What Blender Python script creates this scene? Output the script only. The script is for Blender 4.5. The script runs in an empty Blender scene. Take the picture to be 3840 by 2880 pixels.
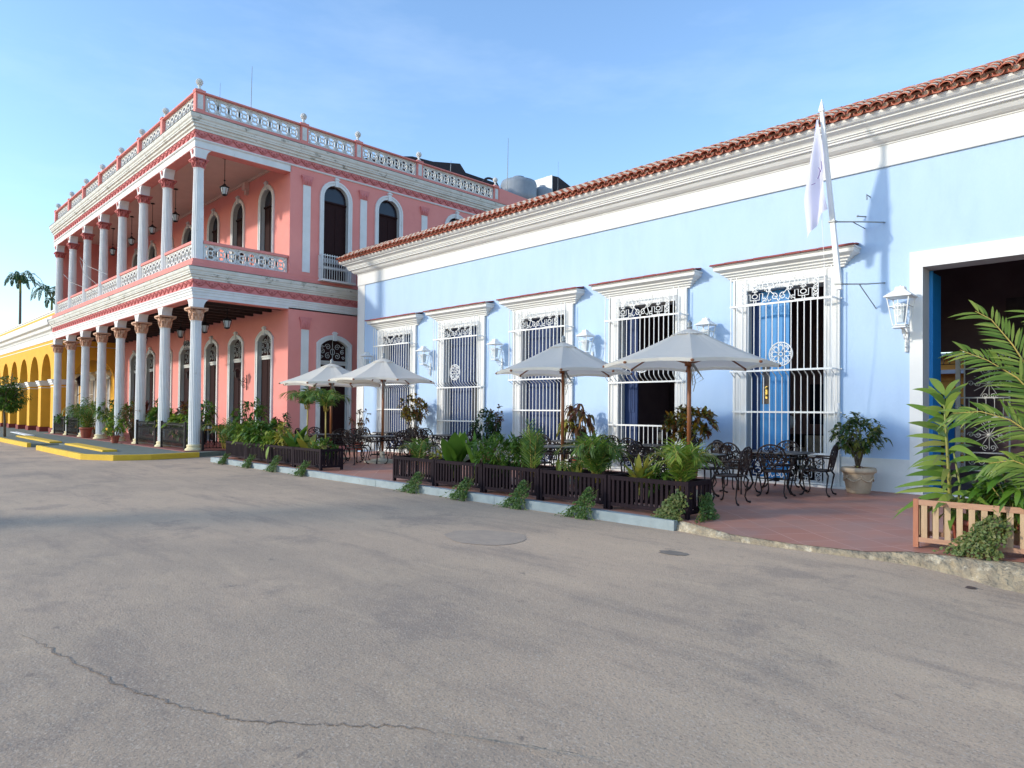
import bpy, math, random
from math import sin, cos, pi, radians, sqrt, atan2
from mathutils import Vector, Matrix
from mathutils.geometry import tessellate_polygon

random.seed(7)
sc = bpy.context.scene
col = sc.collection

# ------------------------------------------------------------------ camera
CAMZ = 1.53
def make_camera():
    cam = bpy.data.cameras.new('camera'); o = bpy.data.objects.new('camera', cam); col.objects.link(o)
    a = math.atan((1920 + 630) / 2594.0); p = math.atan(40 / 2594.0); r = 0.0095
    fw = Vector((-cos(a), sin(a), 0)); rt = Vector((fw.y, -fw.x, 0))
    F = fw * cos(p) + Vector((0, 0, 1)) * sin(p); U = rt.cross(F)
    R2 = rt * cos(r) + U * sin(r); U2 = U * cos(r) - rt * sin(r)
    M = Matrix((R2, U2, -F)).transposed().to_4x4(); M.translation = Vector((0, 0, CAMZ))
    o.matrix_world = M
    cam.sensor_width = 36; cam.lens = 2594 / 3840 * 36
    cam.shift_y = 65 / 3840.0
    cam.clip_start = 0.1; cam.clip_end = 3000
    sc.camera = o
make_camera()

# ------------------------------------------------------------------ light
SUN = Vector((-0.57, -1.0, 0.43)).normalized()
elev = math.asin(SUN.z)
sd = bpy.data.lights.new('sun', 'SUN'); so = bpy.data.objects.new('sun', sd); col.objects.link(so)
sd.energy = 2.75; sd.angle = radians(3.2); sd.color = (1.0, 0.925, 0.80)
so.rotation_euler = SUN.to_track_quat('Z', 'Y').to_euler(); so.location = (-20, -30, 30)
w = bpy.data.worlds.new('World'); sc.world = w; w.use_nodes = True
nt = w.node_tree; nt.nodes.clear()
out = nt.nodes.new('ShaderNodeOutputWorld'); bg = nt.nodes.new('ShaderNodeBackground')
sky = nt.nodes.new('ShaderNodeTexSky'); sky.sky_type = 'NISHITA'; sky.sun_disc = False
sky.sun_elevation = elev; sky.sun_rotation = atan2(SUN.x, SUN.y)
sky.air_density = 1.3; sky.dust_density = 0.45; sky.ozone_density = 2.6; sky.altitude = 50
tc = nt.nodes.new('ShaderNodeTexCoord')
mp = nt.nodes.new('ShaderNodeMapping'); mp.inputs['Scale'].default_value = (1.0, 1.0, 3.6)
mp.inputs['Rotation'].default_value = (0.25, 0.1, 0.5)
cn = nt.nodes.new('ShaderNodeTexNoise'); cn.inputs['Scale'].default_value = 1.9; cn.inputs['Detail'].default_value = 6; cn.inputs['Roughness'].default_value = .62
cr = nt.nodes.new('ShaderNodeMapRange'); cr.inputs[1].default_value = .5; cr.inputs[2].default_value = .95; cr.inputs[3].default_value = 0; cr.inputs[4].default_value = .3
hs = nt.nodes.new('ShaderNodeHueSaturation'); hs.inputs['Saturation'].default_value = 1.0; hs.inputs['Value'].default_value = 1.76
mx = nt.nodes.new('ShaderNodeMix'); mx.data_type = 'RGBA'
mx.inputs[7].default_value = (6.4, 7.6, 8.9, 1)
L = nt.links.new
L(tc.outputs['Generated'], mp.inputs[0]); L(mp.outputs[0], cn.inputs['Vector']); L(cn.outputs['Fac'], cr.inputs[0])
tn = nt.nodes.new('ShaderNodeMix'); tn.data_type = 'RGBA'; tn.blend_type = 'MULTIPLY'; tn.inputs[0].default_value = 1; tn.inputs[7].default_value = (.88, .965, 1.09, 1)
L(sky.outputs[0], tn.inputs[6]); L(tn.outputs[2], hs.inputs['Color']); L(hs.outputs[0], mx.inputs[6]); L(cr.outputs[0], mx.inputs[0])
L(mx.outputs[2], bg.inputs[0]); L(bg.outputs[0], out.inputs[0])
bg.inputs[1].default_value = 0.15
sc.view_settings.view_transform = 'Standard'; sc.view_settings.look = 'None'
sc.view_settings.exposure = 0.18; sc.view_settings.gamma = 1.0

# ------------------------------------------------------------------ materials
def nodes(m):
    m.use_nodes = True; n = m.node_tree; b = n.nodes['Principled BSDF']; return n, b
def mat(name, c, rough=.7, c2=None, scale=4., amt=1., bump=0., bscale=60., metal=0., spec=None, detail=5, lo=.35, hi=.7, c3=None, s3=1.5, lo3=.62, hi3=.75, stretch=None, bdist=.01):
    m = bpy.data.materials.new(name); n, b = nodes(m)
    b.inputs['Base Color'].default_value = (*c, 1); b.inputs['Roughness'].default_value = rough; b.inputs['Metallic'].default_value = metal
    if spec is not None: b.inputs['Specular IOR Level'].default_value = spec
    t = n.nodes.new('ShaderNodeTexCoord'); vec = t.outputs['Object']
    if stretch:
        mpp = n.nodes.new('ShaderNodeMapping'); mpp.inputs['Scale'].default_value = stretch
        n.links.new(vec, mpp.inputs[0]); vec = mpp.outputs[0]
    cur = None
    if c2:
        nz = n.nodes.new('ShaderNodeTexNoise'); nz.inputs['Scale'].default_value = scale; nz.inputs['Detail'].default_value = detail; nz.inputs['Roughness'].default_value = .6
        mr = n.nodes.new('ShaderNodeMapRange'); mr.inputs[1].default_value = lo; mr.inputs[2].default_value = hi; mr.inputs[4].default_value = amt
        mi = n.nodes.new('ShaderNodeMix'); mi.data_type = 'RGBA'
        mi.inputs[6].default_value = (*c, 1); mi.inputs[7].default_value = (*c2, 1)
        n.links.new(vec, nz.inputs['Vector']); n.links.new(nz.outputs['Fac'], mr.inputs[0]); n.links.new(mr.outputs[0], mi.inputs[0])
        cur = mi.outputs[2]
    if c3:
        nz = n.nodes.new('ShaderNodeTexNoise'); nz.inputs['Scale'].default_value = s3; nz.inputs['Detail'].default_value = 8; nz.inputs['Roughness'].default_value = .7
        mr = n.nodes.new('ShaderNodeMapRange'); mr.inputs[1].default_value = lo3; mr.inputs[2].default_value = hi3
        mi = n.nodes.new('ShaderNodeMix'); mi.data_type = 'RGBA'
        if cur: n.links.new(cur, mi.inputs[6])
        else: mi.inputs[6].default_value = (*c, 1)
        mi.inputs[7].default_value = (*c3, 1)
        n.links.new(vec, nz.inputs['Vector']); n.links.new(nz.outputs['Fac'], mr.inputs[0]); n.links.new(mr.outputs[0], mi.inputs[0])
        cur = mi.outputs[2]
    if cur: n.links.new(cur, b.inputs['Base Color'])
    if bump:
        nz = n.nodes.new('ShaderNodeTexNoise'); nz.inputs['Scale'].default_value = bscale; nz.inputs['Detail'].default_value = 4
        bp = n.nodes.new('ShaderNodeBump'); bp.inputs['Strength'].default_value = bump; bp.inputs['Distance'].default_value = bdist
        n.links.new(vec, nz.inputs['Vector']); n.links.new(nz.outputs['Fac'], bp.inputs['Height']); n.links.new(bp.outputs[0], b.inputs['Normal'])
    return m
def leafmat(name, cols, rough=.45, trans=.28):
    m = bpy.data.materials.new(name); n, b = nodes(m)
    g = n.nodes.new('ShaderNodeNewGeometry'); r = n.nodes.new('ShaderNodeValToRGB')
    e = r.color_ramp.elements; k = len(cols)
    while len(e) < k: e.new(.5)
    for i, c in enumerate(cols): e[i].position = i / max(1, k - 1); e[i].color = (*c, 1)
    n.links.new(g.outputs['Random Per Island'], r.inputs[0]); n.links.new(r.outputs[0], b.inputs['Base Color'])
    b.inputs['Roughness'].default_value = rough; b.inputs['Specular IOR Level'].default_value = .35
    tr = n.nodes.new('ShaderNodeBsdfTranslucent'); ms = n.nodes.new('ShaderNodeMixShader'); ms.inputs[0].default_value = trans
    o = n.nodes['Material Output']
    n.links.new(r.outputs[0], tr.inputs[0]); n.links.new(b.outputs[0], ms.inputs[1]); n.links.new(tr.outputs[0], ms.inputs[2]); n.links.new(ms.outputs[0], o.inputs[0])
    return m
M = {}
M['blue'] = mat('blue_stucco', (.43, .58, .79), .85, (.46, .605, .81), 1.1, 1, bump=.35, bscale=22, c3=(.385, .52, .72), s3=.9, lo3=.5, hi3=.85, stretch=(1.6, 1.6, .5))
M['white'] = mat('white_plaster', (.76, .755, .73), .8, (.70, .69, .66), 1.6, .8, bump=.2, bscale=40)
M['whitedado'] = mat('white_dado', (.74, .75, .74), .8, (.62, .62, .60), 1.3, .8, bump=.3, bscale=40)
M['whiteiron'] = mat('white_iron', (.80, .80, .78), .45, (.7, .69, .66), 6, .5)
M['oldwhite'] = mat('weathered_white', (.72, .71, .66), .85, (.58, .57, .50), 2.2, .8, bump=.3, bscale=30, c3=(.22, .21, .17), s3=2.4, lo3=.57, hi3=.68, stretch=(1, 1, 1.8))
M['panelwhite'] = mat('panel_white', (.72, .72, .69), .85, (.52, .52, .48), 5, .8, bump=.3, bscale=50)
M['colwhite'] = mat('column_white', (.75, .75, .74), .75, (.64, .64, .62), 2, .8, bump=.2, bscale=30, c3=(.50, .48, .43), s3=3.2, lo3=.62, hi3=.75)
M['pink'] = mat('pink_stucco', (.78, .29, .25), .85, (.74, .255, .22), 1.3, .8, bump=.25, bscale=30, c3=(.69, .23, .21), s3=.8, lo3=.55, hi3=.85)
M['pinkpale'] = mat('pink_trim', (.76, .27, .23), .85, (.68, .22, .19), 3, .7, bump=.2)
M['maroon'] = mat('dusky_red_ornament', (.54, .155, .14), .85, (.45, .12, .11), 6, .8, bump=.4, bscale=24, bdist=.03)
M['frieze'] = mat('frieze_pink', (.68, .235, .225), .85, (.58, .18, .17), 5, .8, bump=.3)
M['ochrecap'] = mat('ochre_capital', (.66, .40, .27), .8, (.54, .29, .18), 9, .8, bump=.4)
M['cream'] = mat('cream_base', (.72, .62, .38), .8, (.60, .49, .28), 5, .7)
M['greyreveal'] = mat('grey_white_reveal', (.55, .55, .53), .85, (.48, .48, .46), 3, .7)
M['soffit'] = mat('salmon_ceiling', (.70, .52, .45), .9, (.62, .45, .39), 2, .7)
M['darkceil'] = mat('dark_wood_ceiling', (.035, .02, .018), .8, (.06, .035, .03), 8, .8)
M['darkwood'] = mat('dark_door_wood', (.022, .009, .010), .75, (.036, .014, .013), 5, .9, stretch=(12, 12, 1), spec=.12)
M['glassdark'] = mat('dark_glass', (.02, .024, .04), .15, spec=.35)
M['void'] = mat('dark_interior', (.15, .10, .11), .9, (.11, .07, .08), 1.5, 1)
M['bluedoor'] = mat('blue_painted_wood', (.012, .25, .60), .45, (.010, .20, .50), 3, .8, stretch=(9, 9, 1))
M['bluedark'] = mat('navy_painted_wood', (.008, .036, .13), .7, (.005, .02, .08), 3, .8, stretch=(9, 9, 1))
M['blackiron'] = mat('black_iron', (.011, .010, .013), .5, (.02, .015, .015), 30, .7, spec=.25)
M['chairmetal'] = mat('dark_bronze_metal', (.011, .007, .008), .42, (.028, .014, .011), 25, .8, spec=.25)
M['tabletop'] = mat('dark_table_top', (.06, .06, .065), .35, (.04, .038, .04), 18, .8, spec=.5)
M['tile'] = mat('clay_tile', (.50, .155, .085), .8, (.34, .095, .06), 7, .9, bump=.4, bscale=30, c3=(.20, .09, .06), s3=5, lo3=.6, hi3=.75)
M['tilecap'] = mat('cream_mortar_and_lit_tile', (.72, .60, .45), .9, (.52, .36, .25), 12, .8, bump=.4)  # mortar strips, and the sunlit, aged tile tops put into the colour
M['hoodtile'] = mat('hood_red_tile', (.30, .065, .060), .8, (.22, .05, .045), 8, .8)
M['canvas'] = leafmat('canvas', [(.90, .85, .75), (.92, .87, .77)], .9, .42)
M['polewood'] = mat('umbrella_pole_wood', (.30, .105, .035), .4, (.22, .07, .025), 6, .8, stretch=(20, 20, 1))
M['stone'] = mat('pale_stone', (.52, .46, .36), .9, (.38, .33, .25), 10, .8, bump=.5, bscale=60)
M['blackwood'] = mat('black_stained_wood', (.012, .006, .010), .7, (.024, .012, .015), 4, .8, stretch=(14, 14, 1.2), bump=.2, spec=.15)
M['soil'] = mat('soil', (.04, .026, .018), 1, (.02, .013, .01), 20, 1, bump=1, bscale=30, bdist=.03)
M['wood'] = mat('natural_wood', (.47, .325, .195), .7, (.37, .24, .135), 3, .8, stretch=(10, 10, 1.5), bump=.2, c3=(.36, .19, .09), s3=2.5, lo3=.6, hi3=.8)
M['woodrail'] = mat('pinkish_brown_wood', (.43, .235, .145), .65, (.33, .17, .10), 3, .8, stretch=(1.5, 10, 10), bump=.2)
M['woodred'] = mat('reddish_wood', (.33, .115, .060), .6, (.42, .17, .09), 3, .8, stretch=(10, 10, 1.2), bump=.2)
M['terracotta'] = mat('terracotta', (.33, .085, .05), .75, (.25, .06, .04), 8, .8, bump=.3)
M['potcream'] = mat('cream_pot', (.56, .44, .31), .8, (.45, .34, .23), 9, .8, bump=.5, bscale=50)
M['kerbblue'] = mat('pale_blue_kerb_paint', (.32, .37, .38), .85, (.24, .28, .285), 4, .9, bump=.4, bscale=40, c3=(.24, .22, .19), s3=3.5, lo3=.62, hi3=.72)
M['kerbyellow'] = mat('yellow_kerb_paint', (.72, .46, .035), .8, (.60, .36, .03), 3, .8, bump=.3, c3=(.22, .15, .06), s3=5, lo3=.66, hi3=.74)
M['kerbstone'] = mat('worn_kerb_stone', (.36, .29, .19), .95, (.20, .165, .12), 6, 1, bump=1, bscale=14, bdist=.05, c3=(.52, .45, .33), s3=4, lo3=.55, hi3=.66)
M['greenpave'] = mat('grey_green_pavement', (.15, .17, .14), .9, (.10, .12, .10), 2.2, .8, bump=.3, bscale=60)
M['ptile'] = mat('porch_red_floor', (.26, .085, .07), .7, (.20, .065, .055), 5, .8)
M['ochre'] = mat('ochre_stucco', (.80, .42, .035), .85, (.72, .36, .03), 2, .8, bump=.2, c3=(.62, .30, .03), s3=1.2, lo3=.6, hi3=.9)
M['plinthred'] = mat('oxblood_plinth', (.22, .035, .03), .8, (.16, .03, .028), 4, .8)
M['bark'] = mat('bark', (.16, .12, .085), .9, (.09, .065, .045), 12, .8, bump=.6)
M['stemgreen'] = mat('green_stem', (.17, .22, .05), .6, (.30, .19, .04), 9, .8)
M['stemyel'] = mat('yellow_stem', (.42, .30, .06), .5, (.30, .24, .05), 9, .8)
M['flag'] = leafmat('flag_cloth', [(.76, .75, .88), (.76, .75, .88)], .8, .3)
M['purple'] = mat('purple_ink', (.16, .10, .28), .8)
M['greymetal'] = mat('grey_metal', (.30, .31, .31), .5, metal=.3)
M['watertank'] = mat('grey_water_tank', (.26, .29, .32), .6, (.20, .23, .26), 4, .8)
M['blacknet'] = mat('black_roofing', (.02, .017, .022), .9, (.035, .028, .03), 9, .9)
M['clothyellow'] = mat('yellow_cloth', (.72, .42, .05), .9); M['clothwhite'] = mat('white_cloth', (.78, .76, .72), .9)
M['orange'] = mat('orange_courtyard_wall', (.85, .36, .06), .9, (.78, .31, .05), 2, .8)
M['brass'] = mat('brass', (.72, .50, .14), .3, metal=.9)
M['lglass'] = mat('lantern_glass', (.55, .62, .66), .15, spec=.6)
M['tar'] = mat('crack_tar', (.30, .225, .165), .95, (.19, .15, .115), 40, .8, bump=.8, bscale=80)
# foliage palettes
M['l_green'] = leafmat('leaf_green', [(.035, .09, .012), (.07, .15, .018), (.13, .22, .025)])
M['l_lime'] = leafmat('leaf_lime', [(.08, .16, .02), (.17, .27, .03), (.30, .34, .05)], trans=.35)
M['l_dark'] = leafmat('leaf_dark', [(.012, .035, .010), (.025, .065, .014), (.05, .10, .02)])
M['l_palm'] = leafmat('leaf_palm', [(.05, .11, .018), (.09, .17, .025), (.17, .25, .035)])
M['l_palmfar'] = leafmat('leaf_royal_palm', [(.018, .05, .018), (.03, .08, .025), (.05, .10, .03)])
M['l_croton'] = leafmat('leaf_croton', [(.10, .025, .012), (.24, .10, .012), (.40, .26, .02), (.09, .12, .02), (.05, .04, .012)])
M['l_crotond'] = leafmat('leaf_croton_dark', [(.07, .018, .012), (.13, .04, .014), (.06, .07, .02), (.30, .13, .02)])
M['l_yel'] = leafmat('leaf_yellow', [(.22, .25, .03), (.42, .34, .05), (.12, .18, .03)])
M['l_vine'] = leafmat('leaf_vine', [(.05, .10, .02), (.085, .16, .03), (.13, .20, .045)])
M['l_vineolive'] = leafmat('leaf_vine_olive', [(.07, .11, .03), (.12, .17, .045), (.17, .17, .05), (.09, .14, .035)])
M['l_red'] = leafmat('leaf_red', [(.10, .012, .012), (.16, .03, .02), (.06, .02, .012)])
M['l_big'] = leafmat('leaf_big', [(.045, .12, .012), (.075, .17, .018), (.12, .22, .03)], rough=.3, trans=.35)
M['l_ficus'] = leafmat('leaf_ficus', [(.02, .05, .012), (.04, .09, .016), (.20, .20, .04), (.03, .07, .014)], rough=.3)

def asphalt():
    m = bpy.data.materials.new('asphalt'); n, b = nodes(m); L = n.links.new
    t = n.nodes.new('ShaderNodeTexCoord'); v = t.outputs['Object']
    def noise(sc_, det=6, ro=.6):
        z = n.nodes.new('ShaderNodeTexNoise'); z.inputs['Scale'].default_value = sc_; z.inputs['Detail'].default_value = det; z.inputs['Roughness'].default_value = ro; L(v, z.inputs['Vector']); return z.outputs['Fac']
    def mrange(f, a, bb, c=0., d=1.):
        z = n.nodes.new('ShaderNodeMapRange'); z.inputs[1].default_value = a; z.inputs[2].default_value = bb; z.inputs[3].default_value = c; z.inputs[4].default_value = d; L(f, z.inputs[0]); return z.outputs[0]
    def mix(a, c, f):
        z = n.nodes.new('ShaderNodeMix'); z.data_type = 'RGBA'
        if isinstance(a, tuple): z.inputs[6].default_value = (*a, 1)
        else: L(a, z.inputs[6])
        z.inputs[7].default_value = (*c, 1); L(f, z.inputs[0]); return z.outputs[2]
    c = mix((.52, .365, .24), (.41, .295, .20), mrange(noise(.22, 5), .42, .60))
    c = mix(c, (.56, .395, .25), mrange(noise(.8, 7, .7), .52, .76, 0, .75))
    c = mix(c, (.19, .145, .11), mrange(noise(1.7, 8, .75), .62, .74, 0, .65))
    c = mix(c, (.05, .045, .042), mrange(noise(7, 3, .5), .74, .80, 0, .8))
    mpa = n.nodes.new('ShaderNodeMapping'); mpa.inputs['Scale'].default_value = (.35, 1.6, 1); mpa.inputs['Rotation'].default_value = (0, 0, .25); L(v, mpa.inputs[0])
    za = n.nodes.new('ShaderNodeTexNoise'); za.inputs['Scale'].default_value = 1.1; za.inputs['Detail'].default_value = 9; za.inputs['Roughness'].default_value = .72; L(mpa.outputs[0], za.inputs['Vector'])
    c = mix(c, (.235, .175, .135), mrange(za.outputs['Fac'], .51, .66, 0, .55)); c = mix(c, (.62, .44, .28), mrange(za.outputs['Fac'], .45, .30, 0, .6))
    c = mix(c, (.12, .095, .08), mrange(noise(2.9, 5, .65), .66, .74, 0, .7)); c = mix(c, (.27, .20, .15), mrange(noise(.55, 8, .75), .55, .62, 0, .55))
    # aggregate speckle
    vo = n.nodes.new('ShaderNodeTexVoronoi'); vo.inputs['Scale'].default_value = 95; L(v, vo.inputs['Vector'])
    sp = n.nodes.new('ShaderNodeSeparateColor'); L(vo.outputs['Color'], sp.inputs[0])
    c = mix(c, (.60, .48, .36), mrange(sp.outputs[0], .78, .98, 0, .45))
    c = mix(c, (.15, .12, .095), mrange(sp.outputs[1], .80, .98, 0, .4))
    L(c, b.inputs['Base Color']); b.inputs['Roughness'].default_value = .88
    bp = n.nodes.new('ShaderNodeBump'); bp.inputs['Strength'].default_value = .65; bp.inputs['Distance'].default_value = .008
    bp2 = n.nodes.new('ShaderNodeBump'); bp2.inputs['Strength'].default_value = .5; bp2.inputs['Distance'].default_value = .02
    L(noise(60, 5), bp.inputs['Height']); L(noise(2.5, 4), bp2.inputs['Height']); L(bp2.outputs[0], bp.inputs['Normal']); L(bp.outputs[0], b.inputs['Normal'])
    return m
M['asphalt'] = asphalt()
def patio_mat():
    m = bpy.data.materials.new('terracotta_floor_tiles'); n, b = nodes(m); L = n.links.new
    t = n.nodes.new('ShaderNodeTexCoord'); mp_ = n.nodes.new('ShaderNodeMapping'); mp_.inputs['Rotation'].default_value = (0, 0, radians(38)); L(t.outputs['Object'], mp_.inputs[0])
    br = n.nodes.new('ShaderNodeTexBrick'); br.offset = 0.0; br.inputs['Scale'].default_value = 1; br.inputs['Brick Width'].default_value = .42; br.inputs['Row Height'].default_value = .42
    br.inputs['Mortar Size'].default_value = .008; br.inputs['Color1'].default_value = (.45, .185, .12, 1); br.inputs['Color2'].default_value = (.37, .145, .095, 1); br.inputs['Mortar'].default_value = (.51, .28, .21, 1)
    L(mp_.outputs[0], br.inputs['Vector'])
    nz = n.nodes.new('ShaderNodeTexNoise'); nz.inputs['Scale'].default_value = 1.3; nz.inputs['Detail'].default_value = 7; L(t.outputs['Object'], nz.inputs['Vector'])
    mr = n.nodes.new('ShaderNodeMapRange'); mr.inputs[1].default_value = .4; mr.inputs[2].default_value = .62; mr.inputs[4].default_value = .7; L(nz.outputs['Fac'], mr.inputs[0])
    mi = n.nodes.new('ShaderNodeMix'); mi.data_type = 'RGBA'; L(br.outputs['Color'], mi.inputs[6]); mi.inputs[7].default_value = (.34, .19, .15, 1); L(mr.outputs[0], mi.inputs[0])
    L(mi.outputs[2], b.inputs['Base Color']); b.inputs['Roughness'].default_value = .55
    bp = n.nodes.new('ShaderNodeBump'); bp.inputs['Strength'].default_value = .25; bp.inputs['Distance'].default_value = .004; L(br.outputs['Fac'], bp.inputs['Height']); bp.invert = True; L(bp.outputs[0], b.inputs['Normal'])
    return m
M['patio'] = patio_mat()

# ------------------------------------------------------------------ mesh helpers
class MB:
    def __init__(s): s.v = []; s.f = []; s.m = []; s.s = []
    def add(s, vs, fs, mi=0, sm=False):
        o = len(s.v); s.v += [tuple(p) for p in vs]
        for f in fs: s.f.append(tuple(i + o for i in f)); s.m.append(mi); s.s.append(sm)
        return s
    def box(s, x0, y0, z0, x1, y1, z1, mi=0):
        if x0 > x1: x0, x1 = x1, x0
        if y0 > y1: y0, y1 = y1, y0
        return s.add([(x0, y0, z0), (x1, y0, z0), (x1, y1, z0), (x0, y1, z0), (x0, y0, z1), (x1, y0, z1), (x1, y1, z1), (x0, y1, z1)],
              [(0, 3, 2, 1), (4, 5, 6, 7), (0, 1, 5, 4), (1, 2, 6, 5), (2, 3, 7, 6), (3, 0, 4, 7)], mi)
    def frustum(s, c, h0, h1, z0, z1, mi=0):
        x, y = c; a, b = h0; p, q = h1
        return s.add([(x - a, y - b, z0), (x + a, y - b, z0), (x + a, y + b, z0), (x - a, y + b, z0), (x - p, y - q, z1), (x + p, y - q, z1), (x + p, y + q, z1), (x - p, y + q, z1)],
              [(0, 3, 2, 1), (4, 5, 6, 7), (0, 1, 5, 4), (1, 2, 6, 5), (2, 3, 7, 6), (3, 0, 4, 7)], mi)
    def tube(s, pts, r, n=5, closed=False, mi=0, sm=True, cap=True):
        P = [Vector(p) for p in pts]; k = len(P)
        if k < 2: return s
        rs = r if isinstance(r, (list, tuple)) else [r] * k
        T = []
        for i in range(k):
            a = P[(i - 1) % k] if (closed or i > 0) else P[i]; b = P[(i + 1) % k] if (closed or i < k - 1) else P[i]
            t = (b - a); T.append(t.normalized() if t.length > 1e-9 else Vector((0, 0, 1)))
        up = Vector((0, 0, 1)) if abs(T[0].z) < .9 else Vector((1, 0, 0))
        nrm = (up - T[0] * up.dot(T[0])).normalized(); vs = []
        for i in range(k):
            nrm = (nrm - T[i] * nrm.dot(T[i]))
            nrm = nrm.normalized() if nrm.length > 1e-6 else Vector((1, 0, 0))
            bn = T[i].cross(nrm)
            for j in range(n):
                a = 2 * pi * (j + .5) / n; vs.append(P[i] + (nrm * cos(a) + bn * sin(a)) * rs[i])
        fs = []
        for i in range(k if closed else k - 1):
            i2 = (i + 1) % k
            for j in range(n): fs.append((i * n + j, i * n + (j + 1) % n, i2 * n + (j + 1) % n, i2 * n + j))
        if cap and not closed: fs += [tuple(range(n))[::-1], tuple((k - 1) * n + j for j in range(n))]
        return s.add(vs, fs, mi, sm and n > 4)
    def lathe(s, prof, n=20, c=(0, 0, 0), mi=0, sm=True, flute=0.):
        vs = []; k = len(prof)
        for r, z in prof:
            for j in range(n):
                a = 2 * pi * j / n; rr = r * (1 - flute * (j % 2)); vs.append((c[0] + rr * cos(a), c[1] + rr * sin(a), c[2] + z))
        fs = [(i * n + j, i * n + (j + 1) % n, (i + 1) * n + (j + 1) % n, (i + 1) * n + j) for i in range(k - 1) for j in range(n)]
        fs += [tuple(range(n))[::-1], tuple((k - 1) * n + j for j in range(n))]
        return s.add(vs, fs, mi, sm)
    def ball(s, c, r, n=10, mi=0, sz=1.):
        k = n // 2 + 1
        return s.lathe([(max(.001, r * sin(pi * i / k)), -r * sz * cos(pi * i / k)) for i in range(k + 1)], n, c, mi)
    def plate(s, outer, holes, T, w0, w1, mi=0, mir=None):
        """flat wall in (u,v) with holes and thickness; T maps (u,v,w) to xyz"""
        mir = mi if mir is None else mir
        loops = [outer] + list(holes)
        flat = [p for lp in loops for p in lp]
        tri = tessellate_polygon([[Vector((p[0], p[1], 0)) for p in lp] for lp in loops])
        s.add([T(p[0], p[1], w0) for p in flat], [tuple(t) for t in tri], mi)
        s.add([T(p[0], p[1], w1) for p in flat], [tuple(t)[::-1] for t in tri], mi)
        for q, lp in enumerate(loops):
            k = len(lp)
            s.add([T(p[0], p[1], w0) for p in lp] + [T(p[0], p[1], w1) for p in lp], [(i, (i + 1) % k, (i + 1) % k + k, i + k) for i in range(k)], mir if q else mi)
        return s
    def ring(s, a, b, T, w0, w1, mi=0):
        """band between two matching open polylines a and b, with thickness"""
        k = len(a); vs = [T(*p, w0) for p in a] + [T(*p, w0) for p in b] + [T(*p, w1) for p in a] + [T(*p, w1) for p in b]; fs = []
        for i in range(k - 1):
            fs += [(i, i + 1, k + i + 1, k + i), (2 * k + i, 3 * k + i, 3 * k + i + 1, 2 * k + i + 1), (i, 2 * k + i, 2 * k + i + 1, i + 1), (k + i, k + i + 1, 3 * k + i + 1, 3 * k + i)]
        fs += [(0, k, 3 * k, 2 * k), (k - 1, 3 * k - 1, 4 * k - 1, 2 * k - 1)]
        return s.add(vs, fs, mi)
    def sweep(s, path, prof, mi=0):
        """profile [(out,z)] swept along a plan path with mitres; out is to the left of travel"""
        k = len(path); n = len(prof); vs = []
        for i in range(k):
            p = Vector(path[i]); d1 = (p - Vector(path[i - 1])).normalized() if i else None
            d2 = (Vector(path[i + 1]) - p).normalized() if i < k - 1 else None
            if d1 is None: d1 = d2
            if d2 is None: d2 = d1
            n1 = Vector((-d1.y, d1.x)); n2 = Vector((-d2.y, d2.x)); m = (n1 + n2); m = m / max(.2, m.dot(n1))
            for o, z in prof: vs.append((p.x + m.x * o, p.y + m.y * o, z))
        fs = [(i * n + j, i * n + (j + 1) % n, (i + 1) * n + (j + 1) % n, (i + 1) * n + j) for i in range(k - 1) for j in range(n)]
        fs += [tuple(range(n)), tuple((k - 1) * n + j for j in range(n))[::-1]]
        return s.add(vs, fs, mi)
    def leaf(s, b, d, L, W, up=(0, 0, 1), droop=.3, mi=0, seg=3, fold=.0, shape=0):
        """pointed leaf blade starting at b along d"""
        d = Vector(d).normalized(); u = Vector(up); sd_ = d.cross(u)
        if sd_.length < 1e-3: sd_ = Vector((1, 0, 0))
        sd_.normalize(); nn = sd_.cross(d).normalized(); b = Vector(b)
        vs = [b]; 
        for i in range(1, seg):
            t = i / seg; wd = W * .5 * (sin(pi * t ** (.8 if shape == 0 else 1.25))) ** .8
            c = b + d * (L * t) + Vector((0, 0, -1)) * (droop * L * t * t)
            lift = nn * (fold * wd)
            vs += [c - sd_ * wd + lift, c + sd_ * wd + lift]
        vs.append(b + d * L + Vector((0, 0, -1)) * (droop * L))
        fs = [(0, 1, 2)] + [(2 * i - 1, 2 * i + 1, 2 * i + 2, 2 * i) for i in range(1, seg - 1)] + [(2 * seg - 3, 2 * seg - 1, 2 * seg - 2)]
        return s.add(vs, fs, mi, False)
    def build(s, name, mats, parent=None, origin=None):
        me = bpy.data.meshes.new(name)
        if origin is None:
            origin = Vector((0, 0, 0)); p = parent
            while p is not None: origin = origin + p.location; p = p.parent
            o3 = origin
        else: o3 = Vector(origin)
        me.from_pydata([(a - o3.x, b - o3.y, c - o3.z) for a, b, c in s.v], [], s.f)
        ms = mats if isinstance(mats, (list, tuple)) else [mats]
        for k in ms: me.materials.append(M[k] if isinstance(k, str) else k)
        me.polygons.foreach_set('material_index', s.m); me.polygons.foreach_set('use_smooth', s.s); me.update()
        o = bpy.data.objects.new(name, me); col.objects.link(o)
        if parent is not None: o.parent = parent
        else: o.location = o3
        return o

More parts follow.
